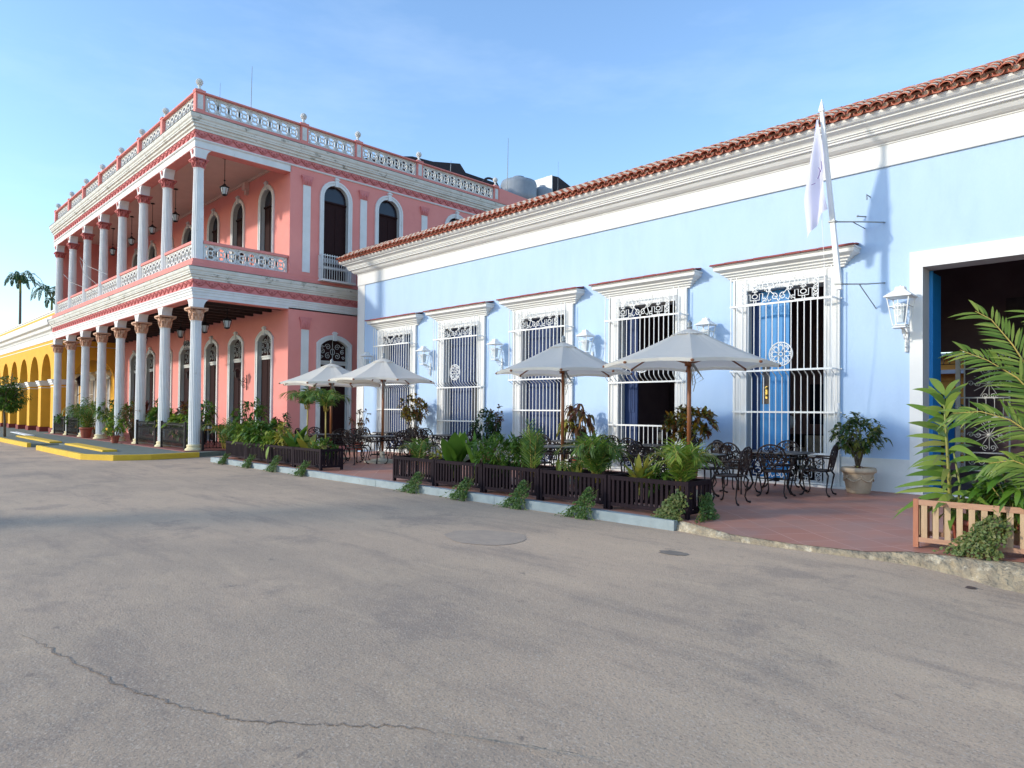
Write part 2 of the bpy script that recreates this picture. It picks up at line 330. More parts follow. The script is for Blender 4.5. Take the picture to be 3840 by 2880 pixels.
def tag(o, label=None, cat=None, group=None, kind=None):
    if label: o['label'] = label
    if cat: o['category'] = cat
    if group: o['group'] = group
    if kind: o['kind'] = kind
    return o
def thing(name, label, cat, loc=(0, 0, 0), rz=0., group=None):
    o = bpy.data.objects.new(name, None); col.objects.link(o); o.location = loc; o.rotation_euler = (0, 0, rz); o.empty_display_size = .2
    return tag(o, label, cat, group)
def single(mb, name, mats, label, cat, loc=(0, 0, 0), group=None):
    return tag(mb.build(name, mats, None, loc), label, cat, group)
def copy_tree(o, parent=None):
    c = o.copy(); col.objects.link(c)
    if parent is not None: c.parent = parent
    for ch in list(o.children): copy_tree(ch, c)
    return c
def struct(mb, name, mats, label=None):
    o = mb.build(name, mats, None, (0, 0, 0)); o['kind'] = 'structure'
    if label: o['label'] = label
    return o
def place(proto, used, loc, rz=0., scale=None, label=None, group=None):
    """first use moves the prototype itself, later uses copy it with its parts"""
    o = proto if not used else copy_tree(proto)
    o.location = loc; o.rotation_euler = (0, 0, rz)
    if scale is not None: o.scale = scale if isinstance(scale, tuple) else (scale,) * 3
    if label: o['label'] = label
    if group: o['group'] = group
    return o
def arc(cx, cz, rx, rz_, a0, a1, n): return [(cx + rx * cos(a0 + (a1 - a0) * i / n), cz + rz_ * sin(a0 + (a1 - a0) * i / n)) for i in range(n + 1)]
def spiral(cx, cz, r0, r1, a0, turns, n=14): return [(cx + (r0 + (r1 - r0) * i / n) * cos(a0 + turns * 2 * pi * i / n), cz + (r0 + (r1 - r0) * i / n) * sin(a0 + turns * 2 * pi * i / n)) for i in range(n + 1)]
# ================================================================== setting
def smooth(a, b, x):
    t = max(0, min(1, (x - a) / (b - a))); return t * t * (3 - 2 * t)
def gz(x, y=0): return -.11 * smooth(-2.6, -1.0, x)
g = MB()
xs = [-1500, -300, -80, -30, -10, -5, -3.4, -2.6, -2.2, -1.8, -1.4, -1.0, 0, 1, 4, 20, 300, 1500]; ys = [-1500, -200, -30, -5, 0, 3, 6, 9, 14, 40, 300, 1500]
g.add([(x, y, gz(x)) for y in ys for x in xs], [(j * len(xs) + i, j * len(xs) + i + 1, (j + 1) * len(xs) + i + 1, (j + 1) * len(xs) + i) for j in range(len(ys) - 1) for i in range(len(xs) - 1)], 0, True)
struct(g, 'street', 'asphalt', 'grey-brown patched asphalt street filling the foreground')
# ribbon cracks lying on the asphalt
def ribbon(pts, wd, z=.004, jag=.012, n=9):
    m = MB(); P = []
    for a, b in zip(pts, pts[1:]):
        for i in range(n): t = i / n; P.append((a[0] + (b[0] - a[0]) * t, a[1] + (b[1] - a[1]) * t))
    P.append(pts[-1]); vs = []
    for i, p in enumerate(P):
        q = P[min(i + 1, len(P) - 1)]; r = P[max(i - 1, 0)]; d = Vector((q[0] - r[0], q[1] - r[1])).normalized()
        ww = wd * (.4 + .9 * random.random()) * min(1, .25 + min(i, len(P) - 1 - i) / 12); o = random.uniform(-jag, jag)
        vs += [(p[0] - d.y * (o - ww / 2), p[1] + d.x * (o - ww / 2), z), (p[0] - d.y * (o + ww / 2), p[1] + d.x * (o + ww / 2), z)]
    m.add(vs, [(2 * i, 2 * i + 1, 2 * i + 3, 2 * i + 2) for i in range(len(P) - 1)]); return m
ck = [(-5.64, .95), (-5.14, 1.02), (-4.7, 1.09), (-4.19, 1.17), (-3.87, 1.26), (-3.54, 1.38), (-3.32, 1.49), (-3.12, 1.68), (-2.97, 1.81), (-2.8, 1.97), (-2.6, 2.09)]
struct(ribbon(ck, .014, jag=.02), 'street_crack', 'tar', 'long dark crack curving across the near asphalt')
struct(ribbon([(-2.6, 2.09), (-2.42, 2.19), (-2.08, 2.37), (-1.82, 2.5)], .007, jag=.004), 'street_crack', 'kerbstone', 'thin pale hairline crack continuing towards the lower right')
pt = MB(); n = 22; pt.add([(-6.25 + .50 * cos(2 * pi * i / n) * (1 + .25 * random.random()), 5.71 + .40 * sin(2 * pi * i / n) * (1 + .25 * random.random()), .004) for i in range(n)], [tuple(range(n))])
struct(pt, 'street_patch', mat('asphalt_patch', (.42, .315, .225), .9, (.33, .25, .19), 5, .9, bump=.5, bscale=60, c3=(.2, .15, .12), s3=3), 'round faded patch in the asphalt')
pt = MB(); pt.add([(-4.17 + .13 * cos(2 * pi * i / n) * (1 + .5 * random.random()), 6.6 + .10 * sin(2 * pi * i / n) * (1 + .4 * random.random()), .004) for i in range(n)], [tuple(range(n))])
struct(pt, 'street_stain', mat('oil_stain', (.24, .19, .145), .85, (.16, .13, .10), 9, .8), 'small dark stain in the asphalt')
pt = MB(); pt.add([(-1.62 + .05 * cos(2 * pi * i / n), 7.62 + .06 * sin(2 * pi * i / n), gz(-1.62) + .004) for i in range(n)], [tuple(range(n))])
struct(pt, 'street_stain', mat('rust_stain', (.09, .055, .045), .7), 'tiny dark spot below the rough kerb')

Yb = 13.82; PZ = .13
edge = [(-22.3, 7.97, .13), (-4.95, 7.97, .13), (-4.51, 7.90, .10), (-4.12, 7.80, .075), (-3.37, 7.84, .06), (-2.62, 7.95, .07), (-2.27, 8.12, .10), (-1.83, 8.18, .11), (-1.31, 8.26, .12), (-.6, 8.3, .13), (6, 8.4, .13)]
p = MB(); mid = [(x, 9.6, PZ) for x, y, z in edge]; bk = [(x, 13.9, PZ) for x, y, z in edge]; k = len(edge)
edge[0] = (-20.4, 7.97, .13); mid[0] = (-20.4, 9.6, PZ); bk[0] = (-20.4, 13.9, PZ); p.add(edge + mid + bk, [(i, i + 1, k + i + 1, k + i) for i in range(k - 1)] + [(k + i, k + i + 1, 2 * k + i + 1, 2 * k + i) for i in range(k - 1)])
p.box(-20.39, 7.975, -.2, -4.95, 8.1, .12); p.box(-20.4, 8, -.2, -20.3, 13.8, .12)
struct(p, 'terrace', 'patio', 'raised terrace of red clay tiles before the blue house')
kb = MB(); xx = -20.3
while xx < -4.96:
    x2 = min(xx + random.uniform(1.4, 2.1), -4.95)
    kb.box(xx + .004, 7.845 + random.uniform(-.004, .004), -.2, x2 - .004, 7.972, .134 + random.uniform(-.003, .003)); xx = x2
kb.box(-20.42, 7.85, -.2, -20.3, 9.2, .132)
struct(kb, 'kerb', 'kerbblue', 'pale blue painted kerb along the terrace')
ks = MB(); lo = [(-4.95, 7.9, 0), (-4.21, 7.74, 0), (-3.42, 7.78, 0), (-2.63, 7.86, 0), (-2.16, 7.98, 0), (-1.8, 7.98, 0), (-1.51, 7.86, 0), (-1.2, 7.84, 0), (-.6, 7.8, 0), (6, 7.8, 0)]
def lerp_line(L_, x):
    for a, b in zip(L_, L_[1:]):
        if a[0] <= x <= b[0]: t = (x - a[0]) / (b[0] - a[0]); return tuple(a[q] + (b[q] - a[q]) * t for q in range(3))
    return L_[-1]
N = 170; vs = []
for i in range(N + 1):
    x = -4.95 + 5.2 * i / N; e = lerp_line(edge, x); l = lerp_line(lo, x); gg = gz(x) - .03; rough = .010 if x < -2.5 else .028
    for q in range(7):
        t = q / 6; yy = e[1] + .015 + (l[1] - e[1] - .015) * (t ** .6); zz = e[2] - .004 + (gg - e[2]) * t ** (1.6)
        j = rough * sin(pi * min(1, t * .9 + .08)); vs.append((x + random.uniform(-.3, .3) * j, yy + random.uniform(-1, 1) * j, zz + (random.uniform(-.6, .6) * j if 0 < q < 6 else 0)))
ks.add(vs, [(i * 7 + q, i * 7 + q + 1, (i + 1) * 7 + q + 1, (i + 1) * 7 + q) for i in range(N) for q in range(6)], 0, True)
struct(ks, 'kerb', 'kerbstone', 'broken yellowish stone kerb at the right end of the terrace')

# left pavement in front of the colonnade
pv = [(-90, 5.5), (-31.9, 5.48), (-31.4, 6.3), (-30.2, 6.3), (-29.8, 5.4), (-23.6, 5.4), (-22.6, 5.95), (-22.35, 6.8), (-22.7, 8.3), (-23.1, 9.2), (-23.1, 13), (-90, 13)]
pm = MB(); T0 = lambda u, v, w: (u, v, w)
pm.plate(pv, [], T0, .14, -.1); struct(pm, 'pavement', 'greenpave', 'grey-green painted pavement before the colonnades')
yk = MB()
def kerbline(mb, pts, wd, z0, z1, off=0.):
    mb.sweep(pts, [(off, z0), (off + wd, z0), (off + wd, z1 - .015), (off + wd - .015, z1), (off, z1)])
kerbline(yk, [(-22.7, 8.3), (-22.35, 6.8), (-22.6, 5.95), (-23.6, 5.4), (-29.8, 5.4)], .13, -.1, .165)
kerbline(yk, [(-31.9, 5.48), (-90, 5.5)], .13, -.1, .165)
struct(yk, 'kerb', 'kerbyellow', 'yellow painted street kerb')
y2 = MB(); kerbline(y2, [(-24.7, 6.55), (-30.3, 6.68)], .42, .14, .20); kerbline(y2, [(-31.9, 6.5), (-39.8, 6.65)], .42, .14, .20)
struct(y2, 'kerb', 'kerbyellow', 'inner yellow painted strip on the pavement')
wk = MB(); kerbline(wk, [(-40.5, 7.1), (-47, 7.4)], .3, .14, .17); struct(wk, 'pavement_marking', 'whitedado', 'white painted strip at the far end of the pavement')
pf = MB(); pf.box(-44.2, 8.15, -.1, -23.35, 11.9, .16); struct(pf, 'porch_floor', 'ptile', 'red tiled floor under the pink colonnade')

# ================================================================== blue house
BH = thing('blue_house', 'long single-storey pale blue house with white trim and clay tile eaves', 'house', (-13, Yb, 0))
TF = lambda u, v, w: (u, Yb + w, v)          # facade plane: u=x, v=z, w=depth into the wall
wins = [-19.68, -16.285, -12.86, -9.48, -6.145]
OW, OZ0, OZ1 = .80, .2, 4.13
def rect(a, b, c, d): return [(a, c), (b, c), (b, d), (a, d)]
wl = MB()
holes = [rect(c - OW, c + OW, OZ0, OZ1) for c in wins] + [rect(-3.64, -.55, .10, 4.18)]
wl.plate(rect(-22.2, 8, -.1, 6.7), holes, TF, 0, .45, 0, 1)
wl.box(-22.2, Yb + .45, -.1, -22.0, 21, 6.0); wl.box(8, Yb + .45, -.1, 8.2, 21, 6.0)
wl.build('wall', ['blue', 'greyreveal'], BH)
# white dado, corner strip, band, door surround
xs_ = [-22.23] + [v for c in wins for v in (c - 1.1, c + 1.1)] + [-3.84]
for i in range(0, len(xs_) - 1, 2):
    tr = MB(); tr.box(xs_[i], Yb - .022, .10, xs_[i + 1], Yb + .01, .74)
    if i == 0: tr.box(-22.23, Yb + .009, .1, -22.19, 21, .74)
    tr.build('dado', 'whitedado', BH)
tr = MB(); tr.box(-.25, Yb - .022, .10, 8, Yb + .01, .74); tr.build('dado', 'whitedado', BH)
st = MB(); st.box(-22.225, Yb - .02, .74, -21.76, Yb + .01, 6.15); st.box(-22.225, Yb + .01, .74, -22.19, 21, 6.15); st.build('corner_strip', 'white', BH)
bd = MB(); bd.box(-22.235, Yb - .03, 6.13, 8, Yb + .01, 6.55); bd.box(-22.235, Yb + .01, 6.13, -22.19, 21, 6.55)
bd.box(-22.24, Yb - .036, 6.12, 8, Yb - .03, 6.135, 1); bd.build('white_band', ['white', 'greyreveal'], BH)
co = MB()
prof = [(0, 6.53), (0.05, 6.53), (0.05, 6.5561), (0.1, 6.5673), (0.16, 6.6046), (0.2, 6.6569), (0.205, 6.6867), (0.27, 6.6904), (0.27, 6.7239), (0.3, 6.7314), (0.3, 6.7613), (0.33, 6.765), (0.33, 6.7762), (0.3, 6.7836), (0.34, 6.8284), (0.4, 6.862), (0.44, 6.8731), (0.44, 6.903), (0.5, 6.918), (0.54, 6.9553), (0.54, 7.0), (0, 7.0298)]
co.sweep([(8, Yb), (-22.2, Yb), (-22.2, 21)], prof); co.build('cornice', 'white', BH)
ds = MB()
ds.box(-3.85, Yb - .03, .1, -3.64, Yb + .01, 4.18); ds.box(-3.85, Yb - .03, 4.18, -.25, Yb + .01, 4.47); ds.box(-.55, Yb - .03, .1, -.25, Yb + .01, 4.18)
ds.build('door_surround', 'white', BH)
th = MB(); th.box(-3.64, Yb + .0, .05, -.55, Yb + .5, .145); th.build('threshold', 'whitedado', BH)
# roof tiles: pans and covers in courses up to a ridge
rt = MB(); sp = .212; ex, ez = Yb - .62, 7.005; rise, run = .118, .20
def barrel(mb, x, y0, z0, y1, z1, r0, r1, up, mi=0, n=6, th_=.016):
    vs = []; sg = 1 if up else -1
    for (y, z, r) in ((y0, z0, r0), (y1, z1, r1)):
        for rr in (r, r - th_):
            for j in range(n + 1):
                a = pi * j / n; vs.append((x + rr * cos(a), y, z + sg * rr * sin(a) * .82))
    m = n + 1; fs = []
    for j in range(n):
        fs += [(j, j + 1, 2 * m + j + 1, 2 * m + j), (m + j, 3 * m + j, 3 * m + j + 1, m + j + 1), (j, m + j, m + j + 1, j + 1)]
    mb.add(vs, fs, mi, False)
x = -22.66; nn = 0
while x < 3.2:
    jx, jz, jy = random.uniform(-.01, .01), random.uniform(-.006, .006), random.uniform(-.02, .02)
    for r in range(3):
        y0, z0 = ex + run * r, ez + rise * r
        jr = random.uniform(-.008, .008)
        barrel(rt, x + jx + jr, y0 + jy - .03, z0 + .052 + jz, y0 + run + .06, z0 + rise + .065, .100, .082, True)
        rt.add([(x + jx + jr + .106 * cos(a_), yy_, z0 + .066 + jz + .106 * sin(a_) * .82 + (yy_ - y0) * .53) for yy_ in (y0 + jy + .0, y0 + jy + .11) for a_ in [pi * q_ / 12 for q_ in range(2, 11)]], [(q_, q_ + 1, q_ + 10, q_ + 9) for q_ in range(8)], 1)  # cream crescent: lit and aged top of the cover tile, painted on
        barrel(rt, x + sp / 2, y0 + jy * .5, z0 + .04, y0 + run + .04, z0 + rise + .04, .088, .075, False)
    x += sp; nn += 1
for i in range(62):
    a = -22.7 + i * .42; k_ = 7
    vs = [(a + dx, ex + run * 3 + .09 * cos(pi * j / k_) + .04, ez + rise * 3 + .035 + .10 * sin(pi * j / k_) + (.012 if dx else 0)) for dx in (0, .44) for j in range(k_ + 1)]
    rt.add(vs, [(j, j + 1, k_ + 2 + j, k_ + 1 + j) for j in range(k_)] + [tuple(range(k_ + 1))], 0, False)
for r in range(3): rt.box(-22.7, ex + run * r + .13, ez + rise * r - .01, 3.2, ex + run * r + .15, ez + rise * r + .14, 1)
rt.box(-22.7, ex + .06, ez + .01, 3.2, ex + .12, ez + .03); rt.build('roof_tiles', ['tile', 'tilecap'], BH)
rs = MB(); rs.add([(-22.6, ex + .1, ez - .03), (8, ex + .1, ez - .03), (8, ex + run * 3 + .1, ez + rise * 3), (-22.6, ex + run * 3 + .1, ez + rise * 3), (-22.6, 20, 6.2), (8, 20, 6.2), (8, ex + .1, ez - .06), (-22.6, ex + .1, ez - .06), (-22.6, 20, 6.1), (8, 20, 6.1)],
   [(0, 1, 2, 3), (3, 2, 5, 4), (7, 6, 9, 8), (0, 3, 4, 8, 7), (1, 6, 9, 5, 2), (4, 5, 9, 8), (0, 7, 6, 1)]); rs.build('roof', 'tile', BH)
# interior rooms
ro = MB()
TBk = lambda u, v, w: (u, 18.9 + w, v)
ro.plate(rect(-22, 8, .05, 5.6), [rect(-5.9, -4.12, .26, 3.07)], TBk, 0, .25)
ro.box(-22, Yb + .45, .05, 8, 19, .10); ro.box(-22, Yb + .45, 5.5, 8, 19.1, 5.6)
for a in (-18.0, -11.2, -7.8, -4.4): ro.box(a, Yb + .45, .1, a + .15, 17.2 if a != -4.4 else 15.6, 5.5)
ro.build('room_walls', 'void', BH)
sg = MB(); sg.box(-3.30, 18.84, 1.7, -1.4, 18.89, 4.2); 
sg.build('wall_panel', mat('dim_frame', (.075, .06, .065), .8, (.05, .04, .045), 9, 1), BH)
# courtyard seen through the door
cy_ = MB(); cy_.box(-16, 25, .05, 4, 25.3, 3.42); cy_.box(-16, 25, 2.62, 4, 25.05, 2.64); cy_.build('courtyard_wall', 'orange', BH)
cw = MB(); cw.box(-16, 24.85, 2.86, 4, 25, 2.98); cw.box(-16, 24.8, 3.42, 4, 25.4, 3.5); cw.build('courtyard_ledge', 'white', BH)
cd = MB(); cd.box(-6.6, 24.9, .1, -5.7, 25, 2.3); cd.build('courtyard_door', 'bluedoor', BH)
cf = MB(); cf.box(-16, 19.16, .0, 4, 25, .09); cf.build('courtyard_floor', 'ptile', BH)
vl = MB()
for i in range(14): vl.tube([(-5.85 + i * .13, 19.2, 3.06), (-5.79 + i * .13, 19.2, 2.78), (-5.72 + i * .13, 19.2, 3.06)], .012, 4)
vl.tube([(-5.9, 19.2, 2.78), (-4.12, 19.2, 2.78)], .012, 4); vl.build('iron_valance', 'blackiron', BH)

def window_grille(c, style):
    """wrought iron cage in front of one window; style 0 kinks below the middle rail, 1 above it, 2 is open below it"""
    m = MB(); yU, yL = Yb - .30, Yb - .13; r = .0105
    zt = 3.78; zm = 2.42 if style == 0 else 2.27; zl = 1.58 if style == 0 else 1.24; zb = .77; z0 = .2
    N_ = 17; bx = [c - 1.03 + i * 2.06 / (N_ - 1) for i in range(N_)]
    for i, x in enumerate(bx):
        out_ = i < 2 or i > N_ - 3
        top = 4.40 if out_ else zt
        kz = zm if style == 0 else zm + .16
        gone = style == 2 and 4 <= i <= 14
        pts = [(x, yU, top), (x, yU, kz), (x, yU + .05, kz - .06), (x, yL - .03, kz - .12), (x, yL, kz - .16)]
        if style == 0: pts = [(x, yU, top), (x, yU, kz - .01), (x, yU + .07, kz - .06), (x, yL - .02, kz - .10), (x, yL, kz - .13)]
        if gone:
            m.tube(pts, r, 4); m.tube([(x, yL, zl), (x, yL, zb)], r, 4)
        else:
            m.tube(pts + [(x, yL, zb if not out_ else z0)], r, 4)
    for z, y in ((zt, yU), (zm, yU if style == 0 else yL), (zl, yL), (zb, yL), (z0, yL)):
        m.box(c - 1.05, y - .017, z - .018, c + 1.05, y + .017, z + .018)
        for s_ in (-1, 1):
            m.box(c + s_ * 1.05 - .012, y, z - .012, c + s_ * 1.05 + .012, Yb - .02, z + .012)
            m.box(c + s_ * 1.05, Yb - .05, z - .012, c + s_ * 1.13, Yb - .03, z + .012)
    m.box(c - .72, yU - .01, 4.32, c + .72, yU + .01, 4.345)
    def ornament(y, zc, h, half):
        T = lambda q: [(a, y, b) for a, b in q]; rr = .0095
        def both(pts):
            m.tube(T([(c + a, b) for a, b in pts]), rr, 4); m.tube(T([(c - a, b) for a, b in pts]), rr, 4)
        s = h / .56
        # centre lyres
        both(spiral(.085, zc - .15 * s, .075, .012, 1.2, 1.4)); both(spiral(.085, zc + .15 * s, .075, .012, -1.2, -1.4))
        both([(0.0, zc - .26 * s), (.05, zc - .16 * s), (.17, zc - .02), (.24, zc + .16 * s), (.20, zc + .24 * s), (.15, zc + .2 * s)])
        both([(0.0, zc + .26 * s), (.05, zc + .16 * s), (.17, zc + .02), (.24, zc - .16 * s), (.20, zc - .24 * s), (.15, zc - .2 * s)])
        both(spiral(.235, zc, .055, .01, 0, 1.3)); both(spiral(.30, zc + .20 * s, .05, .01, 2, 1.2)); both(spiral(.30, zc - .20 * s, .05, .01, 4, -1.2))
        # squared keys
        for sgn in (1, -1):
            both([(.33, zc + sgn * .26 * s), (.33, zc + sgn * .05), (.40, zc + sgn * .05), (.40, zc + sgn * .19 * s), (.60, zc + sgn * .19 * s), (.60, zc + sgn * .05), (.67, zc + sgn * .05), (.67, zc + sgn * .26 * s), (.33, zc + sgn * .26 * s)])
            both(arc(.5, zc + sgn * .225 * s, .03, .03, 0, 2 * pi, 7)); both(arc(.5, zc + sgn * .10, .06, .045, 0, 2 * pi, 8))
        both([(.44, zc), (.56, zc)]); both(spiral(.5, zc, .05, .01, 0, 1.2))
        # chains at the ends
        for q in range(4):
            zz = zc + (-.21 + q * .14) * s; both(arc(.735, zz, .045, .062, 0, 2 * pi, 8)); both(spiral(.735, zz, .03, .006, q, 1.0, 6))
        both([(.785, zc - .28 * s), (.785, zc + .28 * s)]); both([(.33, zc - .27 * s), (.785, zc - .27 * s)])
    ornament(yU, 4.05, .52, .79); ornament(yL, .485, .52, .79)
    return m
def rosette(c, zc, R, y):
    m = MB(); T = lambda q: [(c + a, y, zc + b) for a, b in q]
    m.tube(T(arc(0, 0, R, R, 0, 2 * pi, 28)[:-1]), .014, 5, True); m.tube(T(arc(0, 0, R * .17, R * .17, 0, 2 * pi, 10)[:-1]), .010, 4, True)
    for k in range(8):
        a = k * pi / 4 + pi / 8
        for sgn in (1, -1):
            m.tube(T([(R * r_ * cos(a + sgn * o_), R * r_ * sin(a + sgn * o_)) for r_, o_ in ((.17, 0), (.4, .03), (.62, .09), (.80, .17), (.90, .28), (.86, .36), (.76, .36), (.71, .28), (.76, .22))]), .0085, 4)
    return m
styles = [0, 1, 0, 2, 0]
for wi, (c, sty) in enumerate(zip(wins, styles)):
    f = MB()
    for s_ in (-1, 1):
        a, b = (c + s_ * .80, c + s_ * 1.09)
        f.box(a, Yb - .05, .14, b, Yb + .01, 4.38); f.box(c + s_ * 1.06, Yb - .075, .14, c + s_ * 1.10, Yb - .05, 4.38); f.box(c + s_ * .80, Yb - .068, .14, c + s_ * .85, Yb - .05, 4.38)
    f.box(c - .80, Yb - .05, 4.13, c + .80, Yb + .01, 4.38)
    W = f.build('window', 'white', BH)
    si = MB(); si.box(c - 1.25, Yb - .20, .10, c + 1.25, Yb + .3, .17); si.build('sill', 'white', W)
    h = MB(); hp = [(0, 4.38), (.06, 4.38), (.06, 4.41), (.10, 4.43), (.10, 4.455), (.15, 4.475), (.15, 4.50), (.21, 4.525), (.21, 4.55), (.28, 4.58), (.32, 4.60), (.32, 4.67), (.345, 4.675), (.345, 4.70), (0, 4.70)]
    h.sweep([(c + 1.12, Yb + .02), (c + 1.12, Yb), (c - 1.12, Yb), (c - 1.12, Yb + .02)][0:4], hp); H = h.build('hood', 'white', W)
    ht = MB(); ht.add([(c - 1.50, Yb - .385, 4.703), (c + 1.50, Yb - .385, 4.703), (c + 1.42, Yb, 4.77), (c - 1.42, Yb, 4.77), (c - 1.50, Yb - .385, 4.722), (c + 1.50, Yb - .385, 4.722), (c + 1.42, Yb, 4.80), (c - 1.42, Yb, 4.80)], [(4, 5, 6, 7), (0, 1, 5, 4), (1, 2, 6, 5), (3, 0, 4, 7), (1, 0, 3, 2)])
    for q in range(9): ht.box(c - 1.48 + q * .328, Yb - .395, 4.698, c - 1.48 + q * .328 + .31, Yb - .36, 4.730 + .004 * (q % 2))
    ht.build('hood_tiles', 'hoodtile', W)
    window_grille(c, sty).build('grille', 'whiteiron', W)
    rosette(c + .055, 2.74 if sty == 0 else 2.72, .235, Yb - .31).build('medallion', 'whiteiron', W)
    # blue shutters: left leaf nearly shut, right leaf folded in
    dm = MB(); yd = Yb + .20
    big = wi == 4
    x0, x1 = (c - .62, c + .0) if big else (c - .80, c - .14)
    if sty == 2: x1 = c - .42
    if wi < 3: x1 = c + .28
    dm.box(x0, yd, .2, x1, yd + .045, 4.12)
    for z0_, z1_ in ((.45, 1.15), (1.55, 2.55), (2.75, 3.9)):
        dm.box(x0 + .08, yd - .012, z0_, x1 - .08, yd, z1_); dm.box(x0 + .13, yd - .02, z0_ + .05, x1 - .13, yd - .012, z1_ - .05)
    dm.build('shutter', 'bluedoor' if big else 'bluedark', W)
    if big:
        d2 = MB(); d2.box(c - .80, yd - .02, .2, c - .62, yd + .05, 4.13); d2.build('shutter', 'bluedark', W)
        kn = MB(); kn.box(x0 + .14, yd - .05, 1.86, x0 + .18, yd - .02, 2.12); kn.ball((x0 + .16, yd - .07, 2.08), .028); kn.ball((x0 + .16, yd - .07, 1.93), .022); kn.build('handle', 'brass', W)
        gp = MB(); gp.box(c - .56, yd - .03, 1.75, c - .40, yd - .021, 2.55); gp.build('pane', 'glassdark', W)
    d3 = MB(); d3.box(c + .74, yd, .2, c + .79, yd + .62, 4.12); 
    if wi in (0, 1): d3.box(c + .50, yd + .01, .2, c + .74, yd + .05, 4.12)
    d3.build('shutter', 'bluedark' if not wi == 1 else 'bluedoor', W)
    if wi in (0, 1, 2):
        gl = MB(); gl.box(c + .28, yd + .02, .2, c + .50, yd + .03, 4.12); gl.build('pane', 'glassdark', W)
        dv = MB(); dv.box(c + .36, yd, .2, c + .40, yd + .045, 4.12); dv.box(c + .28, yd, 3.1, c + .5, yd + .04, 3.15); dv.build('shutter_rail', 'bluedark', W)
# doors of the entrance
dl = MB(); dl.box(-3.66, Yb + .40, .12, -3.61, Yb + 1.00, 4.15); dl.box(-3.61, Yb + .47, .3, -3.60, Yb + .93, 1.5); dl.box(-3.61, Yb + .47, 1.7, -3.60, Yb + .93, 4.0)
dl.box(-3.66, Yb + .36, .12, -3.58, Yb + .40, 4.16)
D = dl.build('door', 'bluedoor', BH)
# inner wrought iron gate
gt = MB(); gx0, gx1, gy = -4.10, -3.16, 18.3
TG = lambda q: [(a, gy, b) for a, b in q]
gt.box(gx0 - .06, gy - .03, .3, gx0 + .03, gy + .03, 2.95); gt.box(gx1, gy - .02, .3, gx1 + .03, gy + .02, 2.9); gt.box(gx0 + .1, gy - .015, .3, gx0 + .125, gy + .015, 2.9)
for z in (.32, .72, 1.52, 1.95, 2.6, 2.88): gt.box(gx0, gy - .014, z - .014, gx1 + .03, gy + .014, z + .014)
for q in range(9): z = .42 + q * .14; gt.tube(TG(spiral(gx0 + .065, z, .045, .01, q, 1.3, 8)), .009, 4)
for cx_, cz_ in ((-3.52, 1.12), (-3.52, 2.27)):
    for k_ in range(12):
        a = k_ * pi / 6; gt.tube(TG([(cx_ + .04 * cos(a), cz_ + .04 * sin(a)), (cx_ + .33 * cos(a), cz_ + .33 * sin(a))]), .007, 4)
    for a in (pi / 2, 0, pi, -pi / 2):
        gt.tube(TG(spiral(cx_ + .28 * cos(a) + .07, cz_ + .28 * sin(a), .07, .012, a, 1.3, 9)), .009, 4); gt.tube(TG(spiral(cx_ + .28 * cos(a) - .07, cz_ + .28 * sin(a), .07, .012, a, -1.3, 9)), .009, 4)
    gt.ball((cx_, gy, cz_), .045, 8)
for q in range(5): gt.tube([(gx0 + .2 + q * .16, gy, 1.52), (gx0 + .2 + q * .16, gy, 1.95)], .009, 4)
for q in range(4): gt.tube(TG(spiral(gx0 + .25 + q * .2, .52, .08, .012, q * 1.5, 1.4 * (1 if q % 2 else -1), 10)), .009, 4)
gt.build('gate', 'whiteiron', BH)

# wall lanterns
def wall_lantern(s=1.0):
    """origin: the point of the wall behind the lantern, at the foot of the bracket; y is negative towards the street"""
    t = thing('wall_lantern', 'x', 'lantern', (0, 0, 0)); yc = -.30
    b = MB(); q = .17
    for sx in (-1, 1):
        for sy in (-1, 1): b.tube([(sx * .085, yc + sy * .085, .38), (sx * q * .88, yc + sy * q * .88, .80)], .010, 4)
    for z, hw in ((.38, .09), (.80, .152), (.66, .131)):
        for a, bb in (((-hw, -hw), (hw, -hw)), ((hw, -hw), (hw, hw)), ((hw, hw), (-hw, hw)), ((-hw, hw), (-hw, -hw))): b.tube([(a[0], yc + a[1], z), (bb[0], yc + bb[1], z)], .008, 4)
    b.frustum((0, yc), (.10, .10), (.06, .06), .34, .38); b.build('cage', 'whiteiron', t)
    r = MB(); r.frustum((0, yc), (.19, .19), (.185, .185), .80, .815); r.frustum((0, yc), (.185, .185), (.035, .035), .815, .94); r.frustum((0, yc), (.07, .07), (.06, .06), .90, .955); r.ball((0, yc, .965), .02, 8); r.build('roof', 'whiteiron', t)
    gl = MB(); gl.frustum((0, yc), (.05, .05), (.07, .07), .42, .70); gl.build('glass', 'lglass', t)
    k_ = MB(); k_.tube([(0, 0, .28), (0, -.12, .33), (0, yc, .34)], .013, 5); k_.box(-.025, -.02, 0, .025, 0, .42)
    for (cy0, cz0, r0, a0, tn) in ((-.10, .24, .08, 1, 1.4), (-.06, .10, .055, 2, -1.4), (-.20, .29, .05, 0, 1.3), (-.03, .02, .03, 0, 1.2)):
        k_.tube([(0, y_, z_) for y_, z_ in spiral(cy0, cz0, r0, .012, a0, tn, 12)], .008, 4)
    k_.tube([(0, 0, .0), (0, -.05, .08), (0, -.03, .18), (0, -.10, .3)], .009, 4); k_.build('bracket', 'whiteiron', t)
    mo = MB(); T = lambda pts: [(a, yc - .135, b_) for a, b_ in pts]
    mo.tube(T(arc(0, .65, .045, .05, -.3, pi + .9, 8) + arc(0, .56, .045, .05, pi / 2, -pi + .3, 8)), .007, 4); mo.tube(T([(.0, .76), (.0, .42)]), .006, 4); mo.build('monogram', 'whiteiron', t)
    return t
wlp = wall_lantern()
